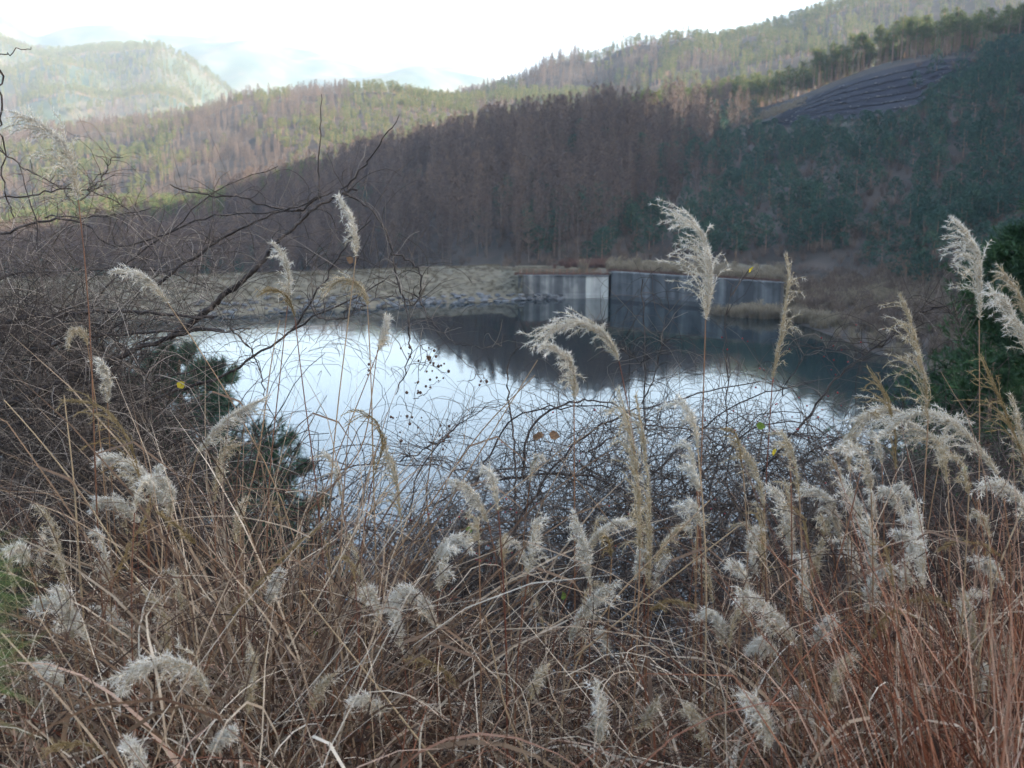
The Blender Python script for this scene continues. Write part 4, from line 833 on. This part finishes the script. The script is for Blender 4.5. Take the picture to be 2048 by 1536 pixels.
bare_stem([(1060, 1536), (1010, 1420), (970, 1230)], 1.9, .8, 'greyish stem in the lower centre')
bare_stem([(1960, 1300), (1990, 1150), (2040, 1030)], 2.0, 1, 'pale stem leaning right at the right edge')
bare_stem([(1090, 1500), (1180, 1250), (1300, 1120), (1420, 1000)], 2.1, .85, 'tan stem rising right through the thicket')
bare_stem([(1600, 1536), (1640, 1250), (1700, 1040), (1730, 900)], 2.0, .3, 'reddish stem right of centre')

# ------------------------------------------------------------------ shrubs
def limb(parent, pts, d0, d1, r0, r1, name='branch', n=7, wob=.006, mat_='limb', seed=0, tone=.4):
    r = random.Random(seed or int(pts[0][0] * 3 + pts[0][1])); P = smooth_poly([at(p[0], p[1], d0 + (d1 - d0) * i / (len(pts) - 1)) for i, p in enumerate(pts)], max(14, len(pts) * 4))
    P = [Vector(q) + Vector((r.gauss(0, wob * .5), r.gauss(0, wob), r.gauss(0, wob * .5))) for q in P]; o = Vector(parent.location)
    mb = MB(); mb.tube([q - o for q in P], r0, r1, n, tone); mb.build(name, M[mat_], parent, smooth=True); return P
def twig_mass(parent, n, start, length, r0, name, seed, curl=.35, down=.06, tone=(.1, .9), bias=None, seg=7, buds=0):
    """many fine twigs as one part: vectorised random walks"""
    r = np.random.default_rng(seed); P0 = np.array([start(r) for _ in range(n)]); d = r.normal(0, 1, (n, 3)); d[:, 1] *= .5; d[:, 2] = np.abs(d[:, 2]) * .9 + .1
    if bias is not None: d += np.array(bias)
    d /= np.linalg.norm(d, axis=1)[:, None]; L = r.uniform(*length, n)[:, None]; path = [P0]; cv = r.normal(0, curl, (n, 3))
    for k in range(seg):
        d = d + cv * .45 + r.normal(0, .16, (n, 3)); d[:, 2] -= down * k; d /= np.linalg.norm(d, axis=1)[:, None]; path.append(path[-1] + d * L / seg)
    A = np.stack(path, 1); T = np.gradient(A, axis=1); T /= np.linalg.norm(T, axis=2)[..., None]
    u = np.cross(T, np.array([.1, .2, 1.])); u /= np.linalg.norm(u, axis=2)[..., None] + 1e-9; w = np.cross(T, u)
    rad = (r.uniform(.6, 1.3, n)[:, None] * r0 * np.linspace(1, .45, seg + 1)[None])[..., None]
    ring = np.stack([A + (u * math.cos(a) + w * math.sin(a)) * rad for a in (0, 2.094, 4.189)], 2)   # n, seg+1, 3, 3
    V = ring.reshape(-1, 3) - np.array(parent.location); m = seg + 1
    b = (np.arange(n) * m * 3)[:, None, None] + (np.arange(seg) * 3)[None, :, None]
    q = np.stack([b + np.array([k, (k + 1) % 3, (k + 1) % 3 + 3, k + 3]) for k in range(3)], 2).reshape(-1, 4)
    o = make(name, V, q, M['twig'], parent, attr=np.repeat(r.uniform(*tone, n), m * 3)); o['kind'] = 'stuff'
    return A
def region(outline, x0, x1, y1, d0, d1, pw=1.0):
    def f(r):
        px = r.uniform(x0, x1); yo = tab(px, outline); py = yo + (y1 - yo) * r.random() ** pw; return tuple(at(px, py, r.uniform(d0, d1)))
    return f
ls = tag(empty('bare_shrub', tuple(at(60, 1300, 3.4))), 'large tangled leafless shrub with thick dark limbs reaching right over the water', 'shrub')
ls.location.z = Gz(ls.location.x, ls.location.y)
LB = [([(-140, 1050), (-40, 850), (51, 790), (137, 757), (215, 728), (297, 687), (352, 670), (391, 656), (449, 660)], 3.3, 3.2, .016, .005),
      ([(340, 672), (367, 654), (406, 630), (437, 603), (465, 576), (492, 556), (520, 529), (543, 502), (570, 470), (610, 435), (650, 402), (690, 385), (715, 374)], 3.25, 3.1, .011, .003),
      ([(-60, 680), (0, 660), (23, 638), (59, 629), (117, 634), (176, 623), (250, 622), (332, 628), (430, 632)], 3.3, 3.2, .009, .004),
      ([(60, 700), (180, 672), (250, 668), (330, 662), (400, 652), (452, 668), (500, 655)], 3.2, 3.1, .006, .002),
      ([(180, 870), (300, 800), (445, 755), (508, 712), (566, 677), (586, 658), (610, 640), (700, 600), (770, 560)], 3.3, 3.0, .006, .0018),
      ([(586, 660), (625, 600), (655, 550), (690, 490), (740, 440)], 3.1, 3.0, .0035, .0015),
      ([(675, 388), (720, 345), (760, 290), (798, 230)], 3.1, 3.0, .003, .0012),
      ([(636, 395), (638, 330), (641, 260), (641, 186)], 3.1, 3.1, .0026, .0012),
      ([(690, 388), (735, 408), (768, 455), (785, 500), (795, 560), (812, 615), (819, 677), (824, 700), (815, 740), (791, 790)], 3.1, 3.0, .0038, .0015),
      ([(785, 510), (820, 520), (845, 545), (842, 595), (825, 615), (815, 600), (830, 585), (850, 620), (870, 655), (915, 690), (1000, 698), (1012, 680), (1005, 672)], 3.0, 3.0, .0028, .0012),
      ([(640, 395), (590, 430), (540, 410), (490, 395), (400, 390), (335, 372)], 3.2, 3.2, .004, .0018),
      ([(0, 470), (80, 440), (160, 438), (230, 500), (330, 470), (430, 425), (520, 430), (600, 415)], 3.4, 3.2, .004, .002),
      ([(0, 390), (40, 395), (110, 382), (160, 375), (220, 395), (290, 440)], 3.5, 3.4, .003, .0015),
      ([(90, 435), (170, 435), (235, 430), (300, 420)], 3.4, 3.3, .0026, .0012),
      ([(160, 400), (190, 370), (215, 340), (226, 312), (245, 310)], 3.3, 3.3, .0024, .001),
      ([(-20, 110), (25, 112), (30, 98), (70, 95)], 3.0, 3.0, .0018, .001),
      ([(0, 140), (5, 180), (-5, 260), (15, 300), (5, 370), (25, 440)], 3.0, 3.2, .0028, .002),
      ([(0, 300), (40, 330), (70, 350), (120, 372), (150, 410)], 3.2, 3.2, .0022, .0012),
      ([(60, 760), (90, 620), (85, 560), (70, 430), (40, 330)], 3.2, 3.3, .004, .0015),
      ([(300, 580), (380, 520), (450, 470), (520, 440), (600, 410), (668, 385)], 3.2, 3.1, .005, .002),
      ([(-80, 600), (40, 540), (150, 545), (260, 530), (340, 545), (420, 580)], 3.5, 3.4, .005, .002),
      ([(-100, 900), (20, 850), (120, 830), (230, 800), (350, 745), (450, 730)], 3.5, 3.4, .007, .002),
      ([(-100, 1010), (60, 960), (180, 930), (300, 860), (420, 800)], 3.6, 3.5, .008, .002),
      ([(120, 1000), (100, 850), (120, 700), (190, 600), (260, 520), (370, 440), (430, 370), (560, 335)], 3.4, 3.3, .0045, .0012),
      ([(620, 610), (640, 640), (690, 640), (740, 600), (790, 590)], 3.0, 3.0, .0022, .001),
      ([(460, 655), (500, 690), (520, 740), (530, 800), (560, 860)], 3.1, 3.1, .0024, .001)]
paths = [limb(ls, p, a_, b_, c_, e_) for p, a_, b_, c_, e_ in LB]
def along(paths, sel=None):
    def f(r):
        P = paths[r.integers(0, len(paths))]; i = r.integers(1, len(P) - 1); return tuple(P[i])
    return f
twig_mass(ls, 620, along([p for i, p in enumerate(paths) if i not in (6, 7, 15, 16)]), (.05, .2), .0011, 'twig', 5, tone=(.1, .9))
twig_mass(ls, 4200, region([(-200, 660), (0, 640), (200, 690), (270, 800), (330, 960), (380, 1000)], -220, 350, 1180, 4.2, 7.5, .9), (.25, .6), .003, 'twig', 11, tone=(0, .33))
twig_mass(ls, 3400, region([(-200, 620), (0, 600), (200, 620), (300, 690), (340, 800), (380, 950)], -200, 350, 1080, 2.9, 4.2, .9), (.15, .5), .0013, 'twig', 6, tone=(.05, 1.0))
twig_mass(ls, 900, region([(-200, 420), (0, 440), (150, 460), (300, 460), (450, 480), (560, 500)], -200, 470, 660, 3.0, 4.0, 1), (.1, .34), .0010, 'twig', 7, tone=(.2, 1.0))
twig_mass(ls, 160, region([(430, 430), (850, 520)], 430, 860, 760, 2.9, 3.3, 1), (.1, .4), .0008, 'twig', 8, curl=.6, tone=(.1, .9))
cs = tag(empty('berry_thicket', tuple(at(1250, 1400, 3.4))), 'wide thicket of arching dark twigs with tiny red berries, hiding the near water edge', 'shrub')
cs.location.z = Gz(cs.location.x, cs.location.y)
CB = [([(1030, 1180), (1030, 920), (1026, 888), (1020, 830), (1014, 783), (1016, 744), (1020, 709), (1034, 687), (1061, 691), (1100, 720)], 3.1, 3.0, .0042, .0016),
      ([(930, 1150), (940, 1000), (980, 900), (1010, 850), (1049, 822), (1120, 815), (1209, 808), (1290, 830), (1350, 870)], 3.3, 3.1, .0036, .0014),
      ([(1049, 960), (1049, 888), (1069, 841), (1108, 814), (1155, 802), (1209, 802), (1256, 822), (1300, 860)], 3.2, 3.1, .0046, .0016),
      ([(1470, 1050), (1531, 934), (1556, 905), (1585, 868), (1626, 822), (1655, 773), (1697, 735), (1738, 702), (1780, 669), (1817, 632)], 3.2, 2.9, .0045, .0018),
      ([(1250, 1150), (1270, 1000), (1290, 900), (1285, 800), (1290, 720), (1286, 560)], 3.2, 3.1, .0036, .0014),
      ([(1285, 810), (1310, 760), (1330, 650), (1340, 610)], 3.1, 3.1, .0022, .001),
      ([(1286, 730), (1230, 690), (1180, 640)], 3.1, 3.1, .0018, .0009),
      ([(1400, 1100), (1430, 950), (1455, 850), (1450, 700), (1447, 620), (1480, 560), (1500, 540)], 3.1, 3.0, .0028, .001),
      ([(1000, 1120), (1060, 1000), (1130, 900), (1230, 830), (1350, 800), (1450, 770), (1520, 760)], 3.3, 3.2, .004, .0016),
      ([(1180, 1150), (1290, 960), (1400, 860), (1480, 800), (1560, 780), (1640, 760)], 3.3, 3.2, .004, .0015),
      ([(1350, 1120), (1400, 950), (1500, 850), (1600, 840), (1680, 880)], 3.3, 3.2, .0036, .0015),
      ([(820, 1050), (830, 950), (900, 860), (960, 820), (1010, 810)], 3.2, 3.1, .0026, .001),
      ([(800, 925), (850, 900), (900, 870), (950, 822)], 3.1, 3.1, .0018, .0009),
      ([(870, 1010), (950, 950), (1050, 930), (1150, 960), (1250, 1000)], 3.2, 3.2, .003, .0014),
      ([(1000, 960), (1100, 945), (1200, 955), (1300, 1010), (1400, 1080)], 3.2, 3.2, .004, .002),
      ([(1180, 900), (1280, 850), (1380, 855), (1460, 900), (1500, 980)], 3.1, 3.1, .003, .0012),
      ([(1700, 735), (1760, 690), (1830, 655), (1870, 640)], 3.0, 2.9, .0018, .0009),
      ([(1840, 625), (1880, 612), (1910, 625), (1925, 690)], 2.9, 2.9, .0020, .001),
      ([(1560, 790), (1620, 690), (1680, 700)], 3.1, 3.0, .0018, .001),
      ([(1520, 1000), (1620, 900), (1700, 860), (1790, 850)], 3.2, 3.1, .0026, .001),
      ([(640, 960), (700, 930), (790, 925), (900, 935), (1000, 960)], 3.1, 3.1, .0022, .001)]
cpaths = [limb(cs, p, a_, b_, c_, e_) for p, a_, b_, c_, e_ in CB]
twig_mass(cs, 700, along(cpaths), (.07, .3), .0010, 'twig', 15, tone=(.0, .7))
OC = [(760, 1180), (850, 1060), (950, 960), (1050, 900), (1150, 860), (1300, 850), (1450, 830), (1550, 860), (1650, 880), (1750, 900), (1900, 950), (2100, 950)]
twig_mass(cs, 2900, region(OC, 800, 1750, 1300, 3.0, 4.4, .95), (.14, .45), .00115, 'twig', 16, tone=(0, .85), curl=.45)
twig_mass(cs, 5500, region([(a_, b_) for a_, b_ in YT[:5]] + [(700, 1080), (760, 1160), (900, 1120), (1100, 1080), (1500, 1000), (1750, 960), (2300, 960)], -250, 2300, 1420, 3.8, 7.0, .8), (.3, .9), .0032, 'twig', 19, tone=(0, .3))
twig_mass(cs, 1500, region([(a_, b_ + 60) for a_, b_ in OC], 850, 2150, 1260, 3.2, 4.6, .8), (.2, .6), .0016, 'twig', 17, tone=(0, .6))
sc3 = tag(empty('bare_shrub', tuple(at(1850, 1250, 3.9))), 'brown leafless scrub under the conifer at the right', 'shrub'); sc3.location.z = Gz(sc3.location.x, sc3.location.y)
twig_mass(sc3, 1500, region([(1600, 920), (1800, 900), (2150, 900)], 1620, 2200, 1260, 3.4, 5, .8), (.2, .7), .0016, 'twig', 18, tone=(0, .7))
limb(sc3, [(1700, 1180), (1780, 1020), (1880, 960), (2060, 930)], 3.6, 3.6, .006, .002); limb(sc3, [(1860, 1200), (1900, 1000), (1930, 860)], 3.6, 3.6, .005, .002)
# seed heads and berries
lt = tag(empty('straw_litter', (0, 2.5, 16)), 'tangled thin straws and dead twiglets caught in the grass'); lt['kind'] = 'stuff'
lm = twig_mass(lt, 5200, region([(a_, b_ + 60) for a_, b_ in YT], -200, 2250, 1640, 1.8, 3.8, .9), (.08, .34), .0010, 'litter_straw', 31, tone=(.0, 1.05), curl=.55, down=.03); lm = lt.children[0]; lm.data.materials[0] = M['litter']
def berries(parent, spots, rad, name='berry', mat_='berry'):
    mb = MB()
    for (px, py, d, s) in spots:
        c = at(px, py, d) - Vector(parent.location); q = rad * s; b = len(mb.v)
        mb.v += [c + Vector(v) * q for v in ((0, 0, 1), (.9, 0, .2), (0, .9, .2), (-.9, 0, .2), (0, -.9, .2), (.6, .6, -.6), (-.6, .6, -.6), (-.6, -.6, -.6), (.6, -.6, -.6), (0, 0, -1))]
        for f in ((0, 1, 2), (0, 2, 3), (0, 3, 4), (0, 4, 1), (1, 5, 2), (2, 6, 3), (3, 7, 4), (4, 8, 1), (2, 5, 6), (3, 6, 7), (4, 7, 8), (1, 8, 5), (9, 6, 5), (9, 7, 6), (9, 8, 7), (9, 5, 8)): mb.f.append(tuple(b + i for i in f))
        mb.a += [.5] * 10
    o = mb.build(name, M[mat_], parent, smooth=True); o['kind'] = 'stuff'
sp = []
for cx, cy, n, s in ((968, 1120, 10, 14), (892, 1185, 9, 14), (1010, 1000, 10, 40), (1480, 720, 10, 60), (1620, 790, 14, 70), (1700, 700, 10, 50), (1540, 860, 12, 60), (1150, 900, 8, 60), (1330, 1020, 10, 90), (950, 1060, 10, 50), (1600, 990, 8, 60), (880, 1040, 8, 50)):
    sp += [(cx + random.gauss(0, s), cy + random.gauss(0, s * .6), random.uniform(2.9, 3.2), random.uniform(.7, 1.2)) for _ in range(n)]
berries(cs, sp, .0031)
# dark dried seed sprays hanging over the water
M['dry_seed'] = mat('dry_seed', [(.3, (.035, .02, .015)), (.7, (.10, .06, .045))], nscale=60)
sv = tag(empty('hanging_vine', tuple(at(815, 640, 3.0))), 'thin dark vine with dried seed clusters hanging over the bright water', 'vine')
vp = []
for P in ([(812, 640), (845, 700), (838, 760), (822, 830), (806, 900)], [(838, 740), (860, 712), (865, 700)], [(845, 690), (870, 740), (895, 745)], [(830, 800), (870, 770), (880, 760)], [(822, 830), (800, 790), (785, 820)], [(940, 760), (965, 745), (975, 770)], [(890, 900), (880, 870), (925, 830)], [(775, 960), (760, 850), (775, 790), (740, 740)], [(870, 655), (900, 700), (990, 780), (1000, 850)], [(806, 900), (790, 860), (800, 820)]):
    vp.append(limb(sv, P, 3.0, 3.0, .0013, .0007, n=3))
berries(sv, [(cx + random.gauss(0, 9), cy + random.gauss(0, 11), 3.0, random.uniform(.5, 1.6)) for cx, cy in ((812, 712), (850, 715), (865, 715), (858, 735), (876, 745), (893, 742), (838, 765), (855, 770), (873, 760), (820, 790), (835, 795), (800, 860), (825, 850), (812, 838), (960, 760), (966, 757), (870, 880), (880, 870), (905, 868), (745, 740), (790, 820)) for _ in range(3)], .0036, 'seed_cluster', 'dry_seed')
def leaf(px, py, d, s, m, name, label, rx=0):
    mb = MB(); r = random.Random(px + py); pts = [Vector((0, 0, 0)), Vector((s * .5, .1 * s, s * .35)), Vector((s * .45, 0, s * .8)), Vector((0, -.1 * s, s * 1.25)), Vector((-s * .4, .15 * s, s * .8)), Vector((-s * .5, 0, s * .3))]
    c = Vector((0, .18 * s, s * .55)); b = 0; mb.v = [c] + pts; mb.f = [(0, i + 1, (i + 1) % 6 + 1) for i in range(6)]; mb.a = [.5] * 7
    o = mb.build(name, M[m]); o.location = at(px, py, d); o.rotation_euler = (r.uniform(-.7, .7), r.uniform(-2, 2), r.uniform(-1, 1)); tag(o, label, 'leaf')
for i, (px, py, s, m, lb) in enumerate([(1500, 545, .018, 'yellow_leaf', 'small yellow leaf at a twig tip above the dark concrete wall'), (1512, 850, .022, 'green_leaf', 'yellow green leaf above the right half of the thicket'), (1546, 912, .020, 'yellow_leaf', 'yellowish leaf in the right half of the thicket'),
        (1075, 878, .022, 'dead_leaf', 'left curled brown leaf on the arching twigs'), (1098, 868, .026, 'dead_leaf', 'right curled brown leaf on the arching twigs'), (1065, 872, .018, 'dead_leaf', 'smallest curled brown leaf on the arching twigs'), (945, 1060, .02, 'green_leaf', 'green leaf in the left part of the thicket'), (1128, 1200, .02, 'green_leaf', 'green leaf below the thicket left of the long cream plume'),
        (636, 1265, .018, 'green_leaf', 'single green leaf among straws in the left centre'), (1925, 940, .018, 'green_leaf', 'green leaf before the conifer at the right'), (706, 525, .02, 'dead_leaf', 'dried brown leaf under the short white plume'), (355, 775, .022, 'yellow_leaf', 'dull yellow leaf in the left shrub before the dark pine'), (862, 720, .016, 'dead_leaf', 'dark dried leaf hanging over the bright water'), (1085, 690, .012, 'dead_leaf', 'tiny brown bud leaf at the bent twig tip')]):
    leaf(px, py, 3.0 if i else 2.9, s, m, 'leaf', lb)

# ------------------------------------------------------------------ needle trees near us
def needles(mb_list, p, d, r, ln, n, w, tone):
    d = d / (np.linalg.norm(d) + 1e-9); u = r.normal(0, 1, (n, 3)); hd = d * r.uniform(.4, 1.4, (n, 1)) + u * .55; hd /= np.linalg.norm(hd, axis=1)[:, None]
    s = np.cross(hd, r.normal(0, 1, (n, 3))); s /= np.linalg.norm(s, axis=1)[:, None] + 1e-9; b = p + d * r.uniform(-.5, .6, (n, 1)) * ln
    mb_list.append((np.stack([b - s * w, b + s * w, b + hd * ln * r.uniform(.7, 1.1, (n, 1))], 1).reshape(-1, 3), np.repeat(np.clip(tone + r.uniform(-.2, .2, n), 0, 1), 3)))
def needle_tree(name, label, base, h, half, seed, mname, ln, nb, per, nn, w, top=0, squash=1.0, droop=0.0, shape=1.0):
    r = np.random.default_rng(seed); e = tag(empty(name, base), label, 'conifer'); tr = MB(); out = []
    tr.tube([Vector((0, 0, -.3)), Vector((.05, 0, h * .5)), Vector((0, 0, h * .97))], h * .018 + .03, .02, 8, .4); tr.build('trunk', M['pine_bark'], e, smooth=True)
    bm_ = MB()
    for b in range(nb):
        f = (b + r.random()) / nb; z = h * (.05 + .93 * f); a = b * 2.4 + r.normal(0, .3); L = half * (1 - f ** shape) ** .75 * r.uniform(.75, 1.12) + .12
        d = np.array([math.cos(a), math.sin(a), .35 - droop]); p0 = np.array([0, 0, z]); tn = r.uniform(.2, .8)
        tip = p0 + d * L; bm_.tube([Vector(p0), Vector(p0 + d * L * .5 + [0, 0, -.03 * L]), Vector(tip)], .02, .006, 4, .3)
        for k in range(per):
            q = r.uniform(.25, 1.02) ** .7; p = p0 + d * L * q + r.normal(0, 1, 3) * np.array([.16, .16, .09]) * L * .9 * (1.1 - q * .4)
            needles(out, p, d * .6 + r.normal(0, .4, 3) + [0, 0, .5], r, ln, nn, w, tn)
    bm_.build('branch', M['pine_bark'], e)['kind'] = 'stuff'
    V = np.concatenate([o[0] for o in out]); T = np.concatenate([o[1] for o in out])
    make('crown', V, np.arange(len(V)).reshape(-1, 3), M[mname], e, attr=T); return e
b = at(372, 1000, 13.0); needle_tree('pine_tree', 'small dark pine growing down the bank in front of the water at the left', (b.x, b.y, Gz(b.x, b.y)), at(375, 690, 13.0).z - Gz(b.x, b.y), 1.4, 301, 'near_needle', .15, 60, 44, 26, .006, shape=2.4)
b = at(560, 1100, 14.5); needle_tree('pine_tree', 'low pine whose top shows through the grass just right of the small dark pine', (b.x, b.y, Gz(b.x, b.y)), at(500, 860, 14.5).z - Gz(b.x, b.y), 1.0, 302, 'near_needle', .14, 30, 30, 22, .006, shape=2.0)
b = at(120, 1000, 15.0); needle_tree('pine_tree', 'dark pine hidden behind the large shrub at the left edge', (b.x, b.y, Gz(b.x, b.y)), at(100, 690, 15.0).z - Gz(b.x, b.y), 2.3, 303, 'near_needle', .16, 70, 44, 22, .008, shape=2.2)
b = at(2085, 1000, 24.0); zb = float(right_z(b.x, b.y)); zb = max(zb, Gz(b.x, b.y)); needle_tree('conifer_tree', 'dense dark green conifer standing at the right edge beside the water', (b.x, b.y, zb), at(2085, 350, 24.0).z - zb, 4.9, 304, 'conifer_leaf', .2, 190, 100, 9, .017, droop=.3, shape=1.6)
b = at(1960, 1040, 20.0); zb = Gz(b.x, b.y); needle_tree('conifer_tree', 'lower dark conifer left of and below the tall one at the right', (b.x, b.y, zb), at(1960, 690, 20.0).z - zb, 2.0, 305, 'conifer_leaf', .17, 90, 60, 9, .012, droop=.2, shape=1.5)
# needles of a twig hanging into the left edge, close to the lens
nt = tag(empty('pine_sprig', tuple(at(-60, 1230, .8))), 'blurred green pine sprig reaching in at the left edge close to the viewer', 'pine'); out = []; r = np.random.default_rng(9)
mb = MB(); o0 = Vector(nt.location)
for (x0, y0) in ((-150, 1230), (-120, 1330), (-130, 1160)):
    p0 = at(x0, y0, .8); mb.tube([at(x0 - 80, y0 + 30, .82) - o0, p0 - o0], .003, .002, 5, .3)
    for k in range(70):
        a = r.normal(0, .38) - .15; ll = r.uniform(.05, .082); p = np.array(p0 - o0) + r.normal(0, .012, 3); hd = np.array([math.cos(a), r.normal(0, .2), -math.sin(a) + .15]); hd /= np.linalg.norm(hd); s = np.array([0, .3, 1]) * .0005
        out.append((np.array([p - s, p + s, p + hd * ll]), np.full(3, r.uniform(0, 1))))
mb.build('twig', M['limb'], nt); V = np.concatenate([q[0] for q in out]); make('needle_mass', V, np.arange(len(V)).reshape(-1, 3), M['green_needle'], nt, attr=np.concatenate([q[1] for q in out]))['kind'] = 'stuff'
# ------------------------------------------------------------------ haze
hz = bpy.data.materials.new('haze'); hz.use_nodes = True; hn = hz.node_tree; hn.nodes.clear()
ho = hn.nodes.new('ShaderNodeOutputMaterial'); pv = hn.nodes.new('ShaderNodeVolumePrincipled'); pv.inputs['Density'].default_value = HAZE_DENSITY
pv.inputs['Color'].default_value = (.53, .64, .78, 1); pv.inputs['Anisotropy'].default_value = .1; hn.links.new(pv.outputs[0], ho.inputs['Volume'])
mb = MB(); mb.box((0, 0, (-17.5 + 880) / 2), (19000, 19000, 897.5)); o = mb.build('haze', hz); o['kind'] = 'stuff'; o['label'] = 'pale haze filling the valley'; o.display_type = 'WIRE'
